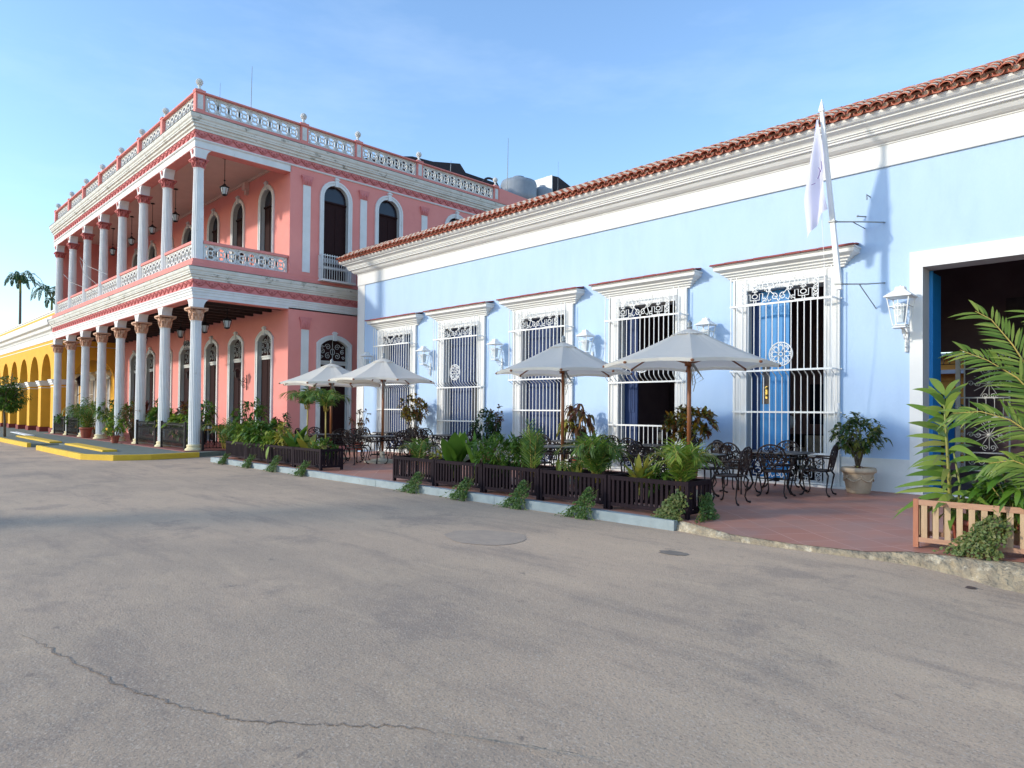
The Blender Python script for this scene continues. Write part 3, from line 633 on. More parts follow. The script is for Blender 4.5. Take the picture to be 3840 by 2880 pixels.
lam = [(-3.90, 2.68, 1.18, 'large white wall lantern with scroll bracket beside the open doorway'), (-7.76, 2.68, .97, 'white wall lantern between the two nearest barred windows'),
       (-11.13, 2.68, .97, 'white wall lantern between the second and third nearest barred windows'), (-14.47, 2.68, .97, 'x'),
       (-17.83, 2.68, .97, 'white wall lantern between the two farthest barred windows'), (-21.15, 2.68, .97, 'farthest white wall lantern, beside the left corner of the blue house')]
lam[3] = (*lam[3][:3], 'white wall lantern on the left of the middle barred window'); lam[2] = (*lam[2][:3], 'white wall lantern on the right of the middle barred window')
for i, (x, z, s, lb) in enumerate(lam): place(wlp, i > 0, (x, Yb - .005, z), 0, s, lb, 'white lanterns on the blue wall')

# flagpole, brackets and flag
FP = thing('flagpole', 'slender white square flagpole held off the blue wall by iron brackets', 'flagpole', (-4.86, 13.05, 3.9))
fm = MB(); a, b = Vector((-4.76, 12.96, 3.80)), Vector((-4.95, 12.62, 7.0))
ax = (b - a).normalized(); sx_ = Vector((1, 0, 0)); sy_ = Vector((0, 1, 0))
vs = [tuple(pp + sx_ * dx * hw + sy_ * dy * hw) for pp, hw in ((a, .045), (b, .030)) for dx, dy in ((-1, -1), (1, -1), (1, 1), (-1, 1))]
fm.add(vs, [(0, 3, 2, 1), (4, 5, 6, 7), (0, 1, 5, 4), (1, 2, 6, 5), (2, 3, 7, 6), (3, 0, 4, 7)]); fm.build('pole', 'whiteiron', FP)
fi = MB(); fi.frustum((b.x, b.y), (.045, .045), (.04, .04), b.z - .01, b.z + .03); fi.frustum((b.x - .003, b.y), (.04, .04), (.003, .003), b.z + .03, b.z + .22); fi.build('finial', 'whiteiron', FP)
def br(zp, zw, foot):
    m = MB(); t = (zp - a.z) / (b.z - a.z); pp = a + (b - a) * t
    m.box(pp.x - .06, pp.y - .06, zp - .015, pp.x + .06, pp.y + .06, zp + .015)
    m.tube([(pp.x + .05, pp.y + .05, zp), (pp.x + .35, pp.y + .38, zp + .01), (-4.27, Yb, zw)], .013, 5); m.tube([(pp.x + .25, pp.y + .3, zp), foot], .010, 5); return m
br(5.02, 5.10, (-4.62, Yb, 5.05)).build('bracket', 'greymetal', FP); br(3.90, 3.98, (-4.42, Yb, 3.52)).build('bracket', 'greymetal', FP)
rp = MB(); rp.tube([(-4.99, 12.58, 6.9), (-4.97, 12.7, 5.0), (-4.95, 12.93, 3.0), (-4.93, 13.3, 1.2)], .005, 4)
rp.tube([(-4.93, 13.35, 1.75), (-4.90, 13.34, 1.6), (-4.94, 13.34, 1.45), (-4.91, 13.34, 1.3), (-4.93, 13.35, 1.15)], .025, 5); rp.build('rope', 'clothwhite', FP)
hk = MB(); hk.tube([(-4.52, Yb, 5.62), (-4.56, Yb - .08, 5.66), (-4.55, Yb - .1, 5.56)], .011, 5); single(hk, 'wall_hook', 'greymetal', 'small grey hook on the blue wall above the pole bracket', 'hook', (-4.52, Yb, 5.6))
hk = MB(); hk.tube([(-4.60, Yb, 5.27), (-4.70, Yb - .14, 5.27)], .012, 5); hk.ball((-4.70, Yb - .14, 5.27), .022, 6); single(hk, 'wall_peg', 'greymetal', 'short grey peg on the blue wall just above the pole bracket', 'peg', (-4.6, Yb, 5.27))
fl = MB(); NU, NV = 14, 26
for j in range(NV + 1):
    v = j / NV; z = 6.84 - 1.74 * v
    wd = .03 + .30 * min(1, v * 1.5) ** .8
    for i in range(NU + 1):
        u = i / NU; top = Vector((-4.985 + .07 * v, 12.60 + .13 * v, 0))
        xo = -wd * (1 - u) + .06 * u * min(1, v * 2); droop = -.25 * (1 - u) * v * v + .25 * u * v - .12
        yo = .075 * sin(u * 9 + v * 3.3) * min(1, v * 1.6) + .03 * sin(v * 8 + u * 4)
        fl.v.append((top.x + xo + .02 * sin(v * 7 + u * 6), top.y + yo - .05, z + droop * (.9 if v > .5 else v)))
fl.f = [(j * (NU + 1) + i, j * (NU + 1) + i + 1, (j + 1) * (NU + 1) + i + 1, (j + 1) * (NU + 1) + i) for j in range(NV) for i in range(NU)]
fl.m = [0] * len(fl.f); fl.s = [True] * len(fl.f)
FL = thing('flag', 'limp pale lilac-white flag hanging beside the white pole', 'flag', (-4.98, 12.6, 6)); fl.build('cloth', 'flag', FL)
mk = MB()
mk.tube([(-4.955, 12.50, 5.95), (-4.925, 12.49, 5.88), (-4.94, 12.49, 5.81), (-4.97, 12.50, 5.75)], .008, 4); mk.tube([(-4.91, 12.50, 6.05), (-4.90, 12.49, 5.93), (-4.92, 12.49, 5.86)], .006, 4); mk.tube([(-5.10, 12.54, 5.68), (-5.02, 12.52, 5.69)], .006, 4)
mk.build('emblem', 'purple', FL)

# things dimly seen through the nearest window
t = thing('floor_lamp', 'white globe lamp dimly seen through the nearest barred window', 'lamp', (-6.82, 15.5, .1)); m = MB(); m.lathe([(.14, .1), (.14, .13), (.02, .15), (.018, 1.15), (.05, 1.18)], 12, (-6.82, 15.5, 0)); m.build('stand', 'brass', t)
m = MB(); m.ball((-6.82, 15.5, 1.36), .17, 14); m.build('globe', 'clothwhite', t)
t = thing('armchair', 'pale upholstered armchair inside the room of the nearest barred window', 'armchair', (-6.3, 15.9, .1)); m = MB(); m.box(-6.7, 15.6, .25, -5.9, 16.3, .55); m.build('seat', 'potcream', t)
m = MB(); m.box(-6.7, 16.15, .55, -5.9, 16.35, 1.05); m.build('backrest', 'potcream', t)
for a_ in (-6.72, -6.0): m = MB(); m.box(a_, 15.6, .2, a_ + .13, 16.3, .78); m.build('armrest', 'potcream', t)
t = thing('sideboard', 'dark sideboard inside the room of the nearest barred window', 'sideboard', (-7.2, 17.5, .1)); m = MB(); m.box(-7.55, 17.2, .1, -5.2, 17.7, 1.0); m.box(-7.58, 17.17, 1.0, -5.17, 17.73, 1.04); m.build('body', 'darkwood', t)
m = MB(); m.box(-7.2, 17.66, 1.3, -6.0, 17.7, 2.3); m.build('mirror', 'glassdark', t)
t = thing('room_table', 'table with white flowers seen through the open second nearest window', 'table', (-9.7, 14.9, .1)); m = MB(); m.box(-10.2, 14.5, .82, -9.3, 15.3, .86)
for a_ in (-10.15, -9.38):
    for b_ in (14.55, 15.2): m.box(a_, b_, .1, a_ + .05, b_ + .05, .82)
m.build('frame', 'darkwood', t)
m = MB(); m.lathe([(.05, .86), (.07, .92), (.04, 1.02), (.05, 1.06)], 10, (-9.75, 14.8, 0)); m.build('vase', 'potcream', t)
rr_ = random.Random(3); m = MB()
for q in range(40): a_ = rr_.uniform(0, 6.3); m.leaf((-9.75, 14.8, 1.1), (cos(a_), sin(a_), rr_.uniform(.2, 1.6)), rr_.uniform(.08, .2), .06)
m.build('flowers', 'clothwhite', t)
# ================================================================== pink two-storey building
Xc, Yc, HW = -23.76, 8.59, .2
XS = Xc + HW; YF = Yc - HW; YW = 11.75; XL = -43.9
PB = thing('pink_building', 'two-storey salmon pink corner building with white colonnades and roof balustrade', 'building', (Xc, Yc, 0))
TS = lambda u, v, w: (XS - w, u, v)           # right-hand side facade: u=y, w=depth inwards
TI = lambda u, v, w: (u, YW + w, v)           # wall behind the colonnade
TFr = lambda u, v, w: (u, YF + w, v)          # colonnade plane
colx = [-23.76, -26.75, -29.45, -32.2, -35.0, -37.8, -40.6, -43.45]
def opening(cu, wd, z0, zt, kind, n=12):
    h = wd / 2
    if kind == 'round': return [(cu - h, z0)] + [(cu + h, z0)] + [(cu + h * cos(pi * i / n), zt - h + h * sin(pi * i / n)) for i in range(n + 1)]
    rise = .22 * wd; R = (h * h + rise * rise) / (2 * rise); a = math.asin(h / R)
    return [(cu - h, z0), (cu + h, z0)] + [(cu + R * sin(a - 2 * a * i / n), zt - R + R * cos(a - 2 * a * i / n)) for i in range(n + 1)]
def surround_lines(cu, wd, z0, zt, kind, fr):
    a = opening(cu, wd, z0, zt, kind); b = opening(cu, wd + 2 * fr, z0, zt + fr, kind)
    a = a[1:] + [a[0]]; b = b[1:] + [b[0]]; return a, b
inner = [(-25.45, 1.16), (-28.05, 1.16), (-30.6, 1.16), (-33.6, 1.45), (-36.2, 1.16), (-38.7, 1.16), (-41.35, 1.16)]
sideU = [(13.62, 1.04), (16.03, 1.0), (19.6, 1.04)]
sideL = [(13.62, 1.16), (16.2, 1.16), (19.6, 1.16)]
wm = MB()
wm.plate(rect(XL, XS - .322, .1, 5.25), [opening(c, w_, .17, 4.42, 'seg') for c, w_ in inner], TI, 0, .32, 0, 1)
wm.plate(rect(XL, XS - .322, 6.4, 10.72), [opening(c, w_ * .86, 6.5, 9.98, 'round') for c, w_ in inner], TI, 0, .32, 0, 1)
wm.build('wall', ['pink', 'greyreveal'], PB)
ws = MB()
ws.plate(rect(YW, 28, .0, 5.25), [opening(c, w_, .2, 4.22, 'seg') for c, w_ in sideL], TS, 0, .32, 0, 1)
ws.plate(rect(YW, 28, 6.2, 10.5), [opening(c, w_, 6.38, 10.1, 'round') for c, w_ in sideU], TS, 0, .32, 0, 1)
ws.box(XS - .3, YW + .3, 5.25, XS - .01, 28, 6.2); ws.box(XS - .3, 24, 10.5, XS, 28, 11.2)
ws.build('wall', ['pink', 'greyreveal'], PB)
we = MB(); we.box(XL - .15, YF + .15, 6.2, XL, YW, 10.7); we.box(XL - .15, YW, 0, XL, 28, 10.7); we.build('wall', 'pink', PB)
fl_ = MB(); fl_.box(XL, YF + .3, 5.32, XS - .31, YW - .01, 6.42); fl_.build('balcony_floor', 'darkceil', PB)
for q in range(26): pass
jm = MB()
for q in range(25): jm.box(XL + .5 + q * .8, YF + .35, 5.20, XL + .62 + q * .8, YW - .01, 5.315)
jm.build('ceiling_joists', 'darkceil', PB)
cl = MB(); cl.box(XL, YF + .35, 10.69, XS - .31, YW + .3, 10.8)
cl.box(XL, YW - .07, 10.60, XS - .31, YW - .001, 10.688); cl.build('ceiling', 'soffit', PB)
rf = MB(); rf.box(XL + .1, YF + .3, 11.0, XS - .3, 28, 11.2); rf.build('roof', 'greyreveal', PB)
path = [(XS, 28), (XS, YF), (XL, YF)]
# beams
bm_ = MB()
def beam(z0, z1, steps=None):
    bm_.sweep(path, [(-.36, z0), (0, z0), (0, z1), (-.36, z1)])
lowp = [(-.36, 5.20), (0, 5.20), (0, 5.30), (.02, 5.31), (.02, 5.40), (.045, 5.41), (.045, 5.47), (.07, 5.49), (.07, 5.535), (-.36, 5.535)]
bm_.sweep(path, lowp); bm_.build('lower_beam', 'colwhite', PB)
bm_ = MB(); bm_.sweep([(XS, YW + .02), (XS, YF), (XL, YF)], [(-.36, 10.195), (0, 10.195), (0, 10.43), (-.36, 10.43)])
bm_.sweep(path, [(-.1, 10.43), (.03, 10.43), (.05, 10.46), (.05, 10.485), (-.1, 10.485)]); bm_.build('upper_beam', 'colwhite', PB)
ub = MB(); ub.sweep([(XS, YW), (XS, YF), (XL, YF)], [(-.37, 10.18), (-.01, 10.18), (-.01, 10.194), (-.37, 10.194)]); ub.sweep([(XS, YW), (XS, YF), (XL, YF)], [(-.42, 10.18), (-.361, 10.18), (-.361, 10.69), (-.42, 10.69)])
ub.sweep([(XS, YW), (XS, YF), (XL, YF)], [(-.37, 5.183), (-.01, 5.183), (-.01, 5.198), (-.37, 5.198)]); ub.build('beam_soffit', 'pinkpale', PB)
# friezes with relief garlands
for z0, z1, nm in ((5.537, 5.82, 'frieze'), (10.487, 10.77, 'frieze')):
    fz = MB(); fz.sweep(path, [(-.3, z0), (.0, z0), (.0, z1), (-.3, z1)])
    F_ = fz.build(nm, 'frieze', PB)
    gm = MB(); zc = (z0 + z1) / 2
    def gar(P0, du, n_):
        P0 = Vector(P0); du = Vector(du); nrm = Vector((0, -1, 0)) if abs(du.x) > .1 else Vector((1, 0, 0))
        for i in range(n_):
            s = P0 + du * i
            gm.tube([tuple(s + du * t + Vector((0, 0, zc + .085 - .14 * sin(pi * t))) + nrm * .01) for t in (0, .15, .3, .5, .7, .85, 1)], [.018, .024, .032, .036, .032, .024, .018], 5)
            for t, dz, r in ((0, .08, .04), (.5, .02, .035), (.28, .07, .024), (.72, .07, .024)): gm.ball(tuple(s + du * t + Vector((0, 0, zc + dz)) + nrm * .008), r, 6)
    gar((XS, YF, 0), (0, .42, 0), 43 if z0 > 9 else 43); gar((XS, YF, 0), (-.42, 0, 0), 48)
    gm.build('garlands', 'maroon', F_)
# cornices
for z0, z1, d, nm in ((5.82, 6.2, .20, 'lower_cornice'), (10.77, 11.225, .24, 'upper_cornice')):
    h = z1 - z0; P_ = [(-.2, z0), (.03, z0), (.03, z0 + .14 * h), (d * .35, z0 + .2 * h), (d * .38, z0 + .34 * h), (d * .62, z0 + .40 * h), (d * .62, z0 + .5 * h), (d * .72, z0 + .54 * h), (d * .74, z0 + .66 * h), (d * .9, z0 + .74 * h), (d, z0 + .92 * h), (d, z1), (-.2, z1 + .01)]
    c_ = MB(); c_.sweep(path, P_); c_.build(nm, 'oldwhite', PB)
    e_ = MB(); e_.sweep(path, [(-.2, z1 + .011), (d + .012, z1 + .002), (d + .012, z1 + .018), (-.2, z1 + .03)]); e_.build('cornice_drip_edge', mat('mould_black', (.07, .06, .05), .9, (.3, .28, .24), 3, .9) if nm == 'lower_cornice' else bpy.data.materials['mould_black'], PB)
# plinths below the balustrades
pl_ = MB(); pl_.sweep(path, [(-.3, 11.23), (.02, 11.23), (.02, 11.42), (-.3, 11.42)]); pl_.sweep(path, [(-.26, 11.42), (-.02, 11.42), (-.02, 11.45), (-.26, 11.45)])
pl_.sweep(path, [(-.36, 6.21), (.09, 6.21), (.09, 6.27), (.05, 6.30), (.05, 6.38), (.02, 6.40), (.02, 6.50), (-.36, 6.50)]); pl_.build('plinth', 'pinkpale', PB)

def baluster_panel(T, u0, u1, z0, z1, wc):
    """pierced cement panel of interlaced rings"""
    m = MB(); fr = .055; d = .035
    for a, b, c, e in ((u0, u1, z0, z0 + fr), (u0, u1, z1 - fr, z1), (u0, u0 + fr, z0 + fr, z1 - fr), (u1 - fr, u1, z0 + fr, z1 - fr)):
        p0 = T(a, c, wc - d); p1 = T(b, e, wc + d); m.box(min(p0[0], p1[0]), min(p0[1], p1[1]), min(p0[2], p1[2]), max(p0[0], p1[0]), max(p0[1], p1[1]), max(p0[2], p1[2]))
    h = z1 - z0 - 2 * fr; zc = (z0 + z1) / 2; n_ = max(2, round((u1 - u0 - 2 * fr) / (h * .80))); st_ = (u1 - u0 - 2 * fr) / n_; R = h / 2
    tt = lambda pts: [T(a, b, wc) for a, b in pts]
    for i in range(n_):
        cu = u0 + fr + st_ * (i + .5)
        m.tube(tt(arc(cu, zc, st_ * .50, R, 0, 2 * pi, 14)[:-1]), .042, 4, True); m.tube(tt(arc(cu, zc, R * .36, R * .36, 0, 2 * pi, 8)[:-1]), .032, 4, True)
        for k in range(4):
            a = pi / 4 + k * pi / 2; m.tube(tt([(cu + R * .34 * cos(a), zc + R * .34 * sin(a)), (cu + st_ * .5 * cos(a) * .9, zc + R * .85 * sin(a))]), .028, 4)
        if i:
            uu = u0 + fr + st_ * i
            m.tube(tt(spiral(uu, zc + R * .8, R * .2, .02, 0, 1, 6)), .028, 4); m.tube(tt(spiral(uu, zc - R * .8, R * .2, .02, 0, 1, 6)), .028, 4)
    return m
def cap(T, u0, u1, z0, z1, w0, w1):
    m = MB(); p0 = T(u0, z0, w0); p1 = T(u1, z1, w1); m.box(*p0, *p1); return m
upY = [8.59, 12.30, 14.62, 17.6, 22.05]
upX = [-23.76, -26.9, -29.6, -32.35, -35.2, -38.0, -40.8, -43.75]
for a, b in zip(upX, upX[1:]):
    pn = baluster_panel(TFr, b + .10, a - .10 - (.06 if a == upX[0] else 0), 11.45, 12.03, .14).build('balustrade_panel', 'panelwhite', PB)
for a, b in zip(upY, upY[1:]):
    baluster_panel(TS, a + .15, b - .15, 11.45, 12.03, .14).build('balustrade_panel', 'panelwhite', PB)
rl = MB(); rl.sweep([(XS, 22.2), (XS, YF), (XL, YF)], [(-.22, 12.03), (0.0, 12.03), (.012, 12.045), (.012, 12.075), (-.01, 12.09), (-.22, 12.09)]); rl.build('parapet_rail', 'pinkpale', PB)
pe = MB(); pe.add([(XS - .25, 22.2, 11.2), (XS, 22.2, 11.2), (XS, 28, 11.2), (XS - .25, 28, 11.2), (XS - .25, 22.2, 12.05), (XS, 22.2, 12.05), (XS, 28, 11.75), (XS - .25, 28, 11.75)], [(0, 3, 2, 1), (4, 5, 6, 7), (0, 1, 5, 4), (1, 2, 6, 5), (2, 3, 7, 6), (3, 0, 4, 7)]); pe.build('parapet', 'pink', PB)
def post(x, y, white_side, z0=11.42, z1=12.1, fin=True):
    m = MB(); m.box(x - .10, y - .15, z0, x + .10, y + .15, z1); m.box(x - .12, y - .17, z1 - .01, x + .12, y + .17, z1 + .04)
    P_ = m.build('parapet_post', 'pinkpale', PB)
    if white_side:
        q = MB(); q.box(x + .10, y - .09, 11.5, x + .106, y + .09, 11.98); q.build('inset_panel', 'panelwhite', P_)
    f = MB(); rb = .85; f.lathe([(.09, 0), (.10, .03), (.05, .06), (.04, .12), (.06, .16), (.04, .18)], 12, (x, y, z1 + .05)); 
    for i in range(9):
        for j in range(6):
            a = 2 * pi * i / 9 + j * .35; ph = pi * (j + .5) / 6; f.ball((x + .098 * sin(ph) * cos(a), y + .098 * sin(ph) * sin(a), z1 + .325 - .098 * cos(ph)), .030, 5)
    f.ball((x, y, z1 + .325), .107, 10); f.build('finial', 'panelwhite', P_)
for i, x in enumerate(upX): post(x + (.06 if i == 0 else 0), YF + .14 + (.0 if i else .02), i == 0)
for y in upY[1:]: post(XS - .13, y, True)
# balcony balustrades
bx_ = colx[:-1]
for a, b in zip(colx, colx[1:]): 
    baluster_panel(TFr, b + .16, a - .16, 6.5, 7.06, .16).build('balustrade_panel', 'panelwhite', PB)
    cap(TFr, b + .15, a - .15, 7.06, 7.15, .08, .26).build('balustrade_rail', 'pinkpale', PB)
baluster_panel(TS, Yc + .18, YW - .02, 6.5, 7.06, .16).build('balustrade_panel', 'panelwhite', PB)
cap(TS, Yc + .16, YW - .01, 7.06, 7.15, .06, .28).build('balustrade_rail', 'pinkpale', PB)
# columns
def column(x, y, z0, z1, zc, zb, r0, r1, ca, mats_, lower, corner=False):
    m = MB(); m.lathe([(r0 * 1.0, z0), (r0, z0 + (zc - z0) * .3), (r1, zc - .03), (r1 * 1.12, zc - .02), (r1 * 1.12, zc)], 40, (x, y, 0), sm=False, flute=.085)
    C_ = m.build('column', 'colwhite', PB)
    if lower:
        b = MB(); b.lathe([(.28, .145), (.29, .17), (.28, .21), (.24, .235), (.22, .27), (.235, .30), (.235, .335), (.20, .36)], 24, (x, y, 0)); b.build('base', 'cream', C_)
    c = MB(); h = zb - zc; c.lathe([(r1 * 1.05, zc), (r1 * 1.25, zc + .03), (r1 * 1.08, zc + .06), (r1 * 1.25, zc + .5 * h), (r1 * 1.5, zc + .8 * h)], 16, (x, y, 0))
    for k in range(8):
        a = k * pi / 4; dx, dy = cos(a), sin(a)
        for (f0, hh, o) in ((.12, .42, 1.35), (.38, .42, 1.55)):
            a2 = a + (.39 if f0 > .2 else 0); dx, dy = cos(a2), sin(a2)
            c.tube([(x + dx * r1 * 1.12, y + dy * r1 * 1.12, zc + f0 * h), (x + dx * r1 * 1.32, y + dy * r1 * 1.32, zc + (f0 + hh * .7) * h), (x + dx * r1 * o, y + dy * r1 * o, zc + (f0 + hh) * h), (x + dx * r1 * (o + .18), y + dy * r1 * (o + .18), zc + (f0 + hh * .85) * h)], [.035, .032, .026, .012], 5)
    for sx in (-1, 1):
        for sy in (-1, 1): c.tube([(x + sx * ca * .55, y + sy * ca * .55, zc + .7 * h), (x + sx * ca * .95, y + sy * ca * .95, zc + .88 * h), (x + sx * ca * .85, y + sy * ca * .85, zc + .78 * h)], [.03, .035, .02], 5)
    c.box(x - ca, y - ca, zb - .12 * h, x + ca, y + ca, zb); c.build('capital', mats_, C_)
    # bracket block flaring into the beam
    zt = 5.20 if lower else 10.195; q = MB(); n = 6; hw0, hw1 = .17, (.42 if lower else .40)
    prof = [(hw0 + (hw1 - hw0) * (1 - cos(pi / 2 * i / n)), zb + (zt - zb) * sin(pi / 2 * i / n)) for i in range(n + 1)]
    right = hw0 if corner else None
    poly = [(x - u, z) for u, z in prof] + [(x + (hw0 if corner else u), z) for u, z in reversed(prof)]
    q.plate(poly, [], lambda u, v, w: (u, y - .185 + w, v), 0, .34)
    if corner: q.plate([(y - .17, zb)] + [(y + u, z) for u, z in prof] + [(y - .17, zt)], [], lambda u, v, w: (x + .187 - w, u, v), 0, .34)
    q.box(x - .19, y - .19, zb, x + .19, y + .17, zb + .025)
    q.build('bracket', 'colwhite', C_)
    if not lower:
        o_ = MB(); o_.tube([(x, y - .20, zt - .05), (x, y - .205, zt - .13), (x, y - .20, zt - .22)], [.03, .04, .012], 6); o_.build('keystone_ornament', 'pinkpale', C_)
for i, x in enumerate(colx):
    column(x, Yc, .16, 0, 4.46, 4.89, .185, .165, .29, 'ochrecap', True, i == 0)
    column(x, Yc, 6.4, 0, 9.55, 9.84, .185, .155, .245, 'maroon', False, i == 0)
# pilasters on the side facade
for yy in (12.40, 14.83, 17.82, 22.1):
    m = MB(); m.box(XS, yy - .15, 6.62, XS + .03, yy + .15, 9.84); Q = m.build('pilaster', 'colwhite', PB)
    c = MB(); c.frustum((XS + .02, yy), (.03, .16), (.06, .21), 9.84, 10.12); c.box(XS, yy - .23, 10.12, XS + .08, yy + .23, 10.19)
    for k in range(3): c.tube([(XS + .05, yy - .1 + k * .1, 9.86), (XS + .08, yy - .12 + k * .12, 9.98), (XS + .06, yy - .13 + k * .13, 10.08)], .025, 5)
    c.build('capital', 'frieze', Q)
    m = MB(); m.box(XS, yy - .15, .2, XS + .03, yy + .15, 4.50); Q = m.build('pilaster', 'colwhite', PB)
    c = MB(); c.frustum((XS + .02, yy), (.03, .16), (.06, .21), 4.50, 4.85); c.box(XS, yy - .23, 4.85, XS + .08, yy + .23, 4.95)
    for k in range(3): c.tube([(XS + .05, yy - .1 + k * .1, 4.52), (XS + .08, yy - .12 + k * .12, 4.68), (XS + .06, yy - .13 + k * .13, 4.8)], .025, 5)
    c.build('capital', 'frieze', Q)
# windows
def pink_window(T, cu, wd, z0, zt, kind, fr=.155, lower=True, glass=False):
    a, b = surround_lines(cu, wd, z0, zt, kind, fr); m = MB(); m.ring(a, b, T, -.04, .02)
    a2, b2 = surround_lines(cu, wd + fr * 1.2, z0, zt + fr * .6, kind, fr * .38); m.ring(a2, b2, T, -.06, -.04)
    W = m.build('window', 'oldwhite' if False else 'colwhite', PB)
    k = MB(); zk = zt + fr * .55
    for i, (hw, zz, zz2, o) in enumerate(((.07, zk - .14, zk + .12, .09), (.10, zk + .12, zk + .16, .11), (.06, zk + .16, zk + .20, .08))):
        p0 = T(cu - hw, zz, -o); p1 = T(cu + hw, zz2, .0); k.box(*p0, *p1)
    k.build('keystone', 'colwhite', W)
    d = MB(); h = wd / 2; poly = opening(cu, wd, z0, zt, kind); d.plate(poly, [], T, .15, .18)
    ztr = zt - wd * .62 if kind == 'round' else zt - .84
    for s in (-1, 1):
        for za, zb_ in ((z0 + .15, z0 + 1.0), (z0 + 1.15, ztr - .15)):
            p0 = T(cu + s * .05, za, .135); p1 = T(cu + s * (h - .1), zb_, .15); d.box(*p0, *p1)
    d.build('door_leaves', 'darkwood', W)
    t = MB(); p0 = T(cu - h, ztr - .03, .10); p1 = T(cu + h, ztr + .03, .15); t.box(*p0, *p1)
    if kind == 'seg': p0 = T(cu - h, ztr - .12, .12); p1 = T(cu + h, ztr - .03, .149); t.box(*p0, *p1)
    t.build('transom', 'darkwood' if kind == 'round' else 'greyreveal', W)
    if kind == 'round':
        g_ = MB(); pp = [(u, v) for u, v in opening(cu, wd - .12, ztr + .04, zt - .06, 'round')]; g_.plate(pp, [], T, .14, .148); g_.build('pane', 'glassdark', W)
    else:
        f = MB(); tt = lambda pts: [T(u, v, .12) for u, v in pts]; zc = (ztr + zt) / 2 - .04; rr = .012
        for s in (-1, 1):
            for (du, dz, r0, a0, tn) in ((.2, .18, .13, 0, 1.5), (.2, -.16, .13, 2, -1.5), (.42, 0, .1, 1, 1.4), (.44, .2, .06, 3, 1.2), (.46, -.22, .07, 3, -1.2)):
                if du + r0 < h + .02: f.tube(tt([(cu + s * (uu - 0), vv) for uu, vv in spiral(du, zc + dz, r0, .015, a0, tn, 12)]), rr, 4)
        f.tube(tt(arc(cu, zc, .09, .12, 0, 2 * pi, 12)[:-1]), rr, 4, True); f.tube(tt([(cu, ztr), (cu, zt - .02)]), rr, 4)
        f.build('fanlight_grille', 'greyreveal', W)
    return W
for c, w_ in inner: pink_window(TI, c, w_, .17, 4.42, 'seg'); pink_window(TI, c, w_ * .86, 6.5, 9.98, 'round')
for c, w_ in sideL: pink_window(TS, c, w_, .2, 4.22, 'seg', .17)
for i, (c, w_) in enumerate(sideU):
    W = pink_window(TS, c, w_, 6.38, 10.1, 'round', .17)
    if i == 0:
        m = MB(); x1 = XS + .30
        for z in (6.42, 6.86, 7.32): m.box(x1 - .01, c - .72, z - .012, x1 + .01, c + .72, z + .012); m.box(XS, c - .72, z - .012, x1, c - .70, z + .012); m.box(XS, c + .70, z - .012, x1, c + .72, z + .012)
        for k in range(15):
            y = c - .70 + k * .10; m.tube([(x1, y, 6.42), (x1, y, 6.7), (x1, y, 7.32)], .010, 4); m.ball((x1, y, 7.35), .02, 5); m.tube([(x1, a_, b_) for a_, b_ in arc(y + .05, 6.86, .03, .06, 0, 2 * pi, 6)], .008, 4); m.tube([(x1, a_, b_) for a_, b_ in arc(y + .05, 7.12, .028, .10, 0, 2 * pi, 6)], .007, 4)
        for s in (-1, 1):
            for k in range(3): m.tube([(XS + .1 * k, c + s * .71, 6.42), (XS + .1 * k, c + s * .71, 7.32)], .009, 4)
        m.box(XS, c - .74, 6.36, x1 + .02, c + .74, 6.40); m.build('balconet', 'whiteiron', W)
# ceiling bracket on the upper gallery and a wall lantern
cb_ = MB(); cb_.box(-27.3, YW - .2, 10.30, -27.05, YW - .001, 10.59); cb_.box(-27.25, YW - .12, 10.12, -27.1, YW - .001, 10.30); cb_.build('ceiling_bracket', 'soffit', PB)
wi_ = MB()
for (x0, z0_, x1, z1_) in ((-41.5, 8.4, -36.0, 6.9), (-38.2, 8.6, -34.6, 6.9), (-38.2, 8.75, -33.5, 7.3)): wi_.tube([(x0, YF - .02, z0_), ((x0 + x1) / 2, YF - .25, (z0_ + z1_) / 2 - .05), (x1, YF - .02, z1_)], .010, 4)
single(wi_, 'cable', 'greymetal', 'thin grey cables slung diagonally across the far upper columns', 'cable', (-38, YF, 7.5))

# hanging lanterns
def hang_lantern(rod, s=1., mats_=('blackiron', 'lglass')):
    t = thing('hanging_lantern', 'x', 'lantern', (0, 0, 0))
    m = MB(); m.tube([(0, 0, 0), (0, 0, -rod)], .012, 5); m.lathe([(.10, -.03), (.07, 0)], 10); m.ball((0, 0, -rod + .12), .035, 6); m.build('rod', mats_[0], t)
    z = -rod; m = MB(); m.lathe([(.03, z), (.06, z - .05), (.17 * s, z - .12), (.17 * s, z - .14)], 6, sm=False)
    for k in range(6): a = k * pi / 3; m.tube([(.15 * s * cos(a), .15 * s * sin(a), z - .14), (.09 * s * cos(a), .09 * s * sin(a), z - .40)], .010, 4)
    m.lathe([(.02, z - .45), (.10 * s, z - .42), (.10 * s, z - .39)], 6, sm=False); m.build('frame', mats_[0], t)
    g_ = MB(); g_.lathe([(.075 * s, z - .39), (.13 * s, z - .15)], 6, sm=False); g_.build('glass', mats_[1], t); return t
hl = hang_lantern(.95)
ul = [(-25.25, 'black hanging lantern on the upper gallery nearest the corner column'), (-30.3, 'black hanging lantern on the upper gallery, second from the corner'), (-33.2, 'black hanging lantern on the upper gallery, third from the corner'), (-36.2, 'black hanging lantern on the upper gallery, fourth from the corner'), (-39.3, 'black hanging lantern at the far end of the upper gallery')]
for i, (x, lb) in enumerate(ul): place(hl, i > 0, (x, 10.05, 10.685), 0, 1.0, lb, 'lanterns hanging in the upper gallery')
h2 = hang_lantern(.30)
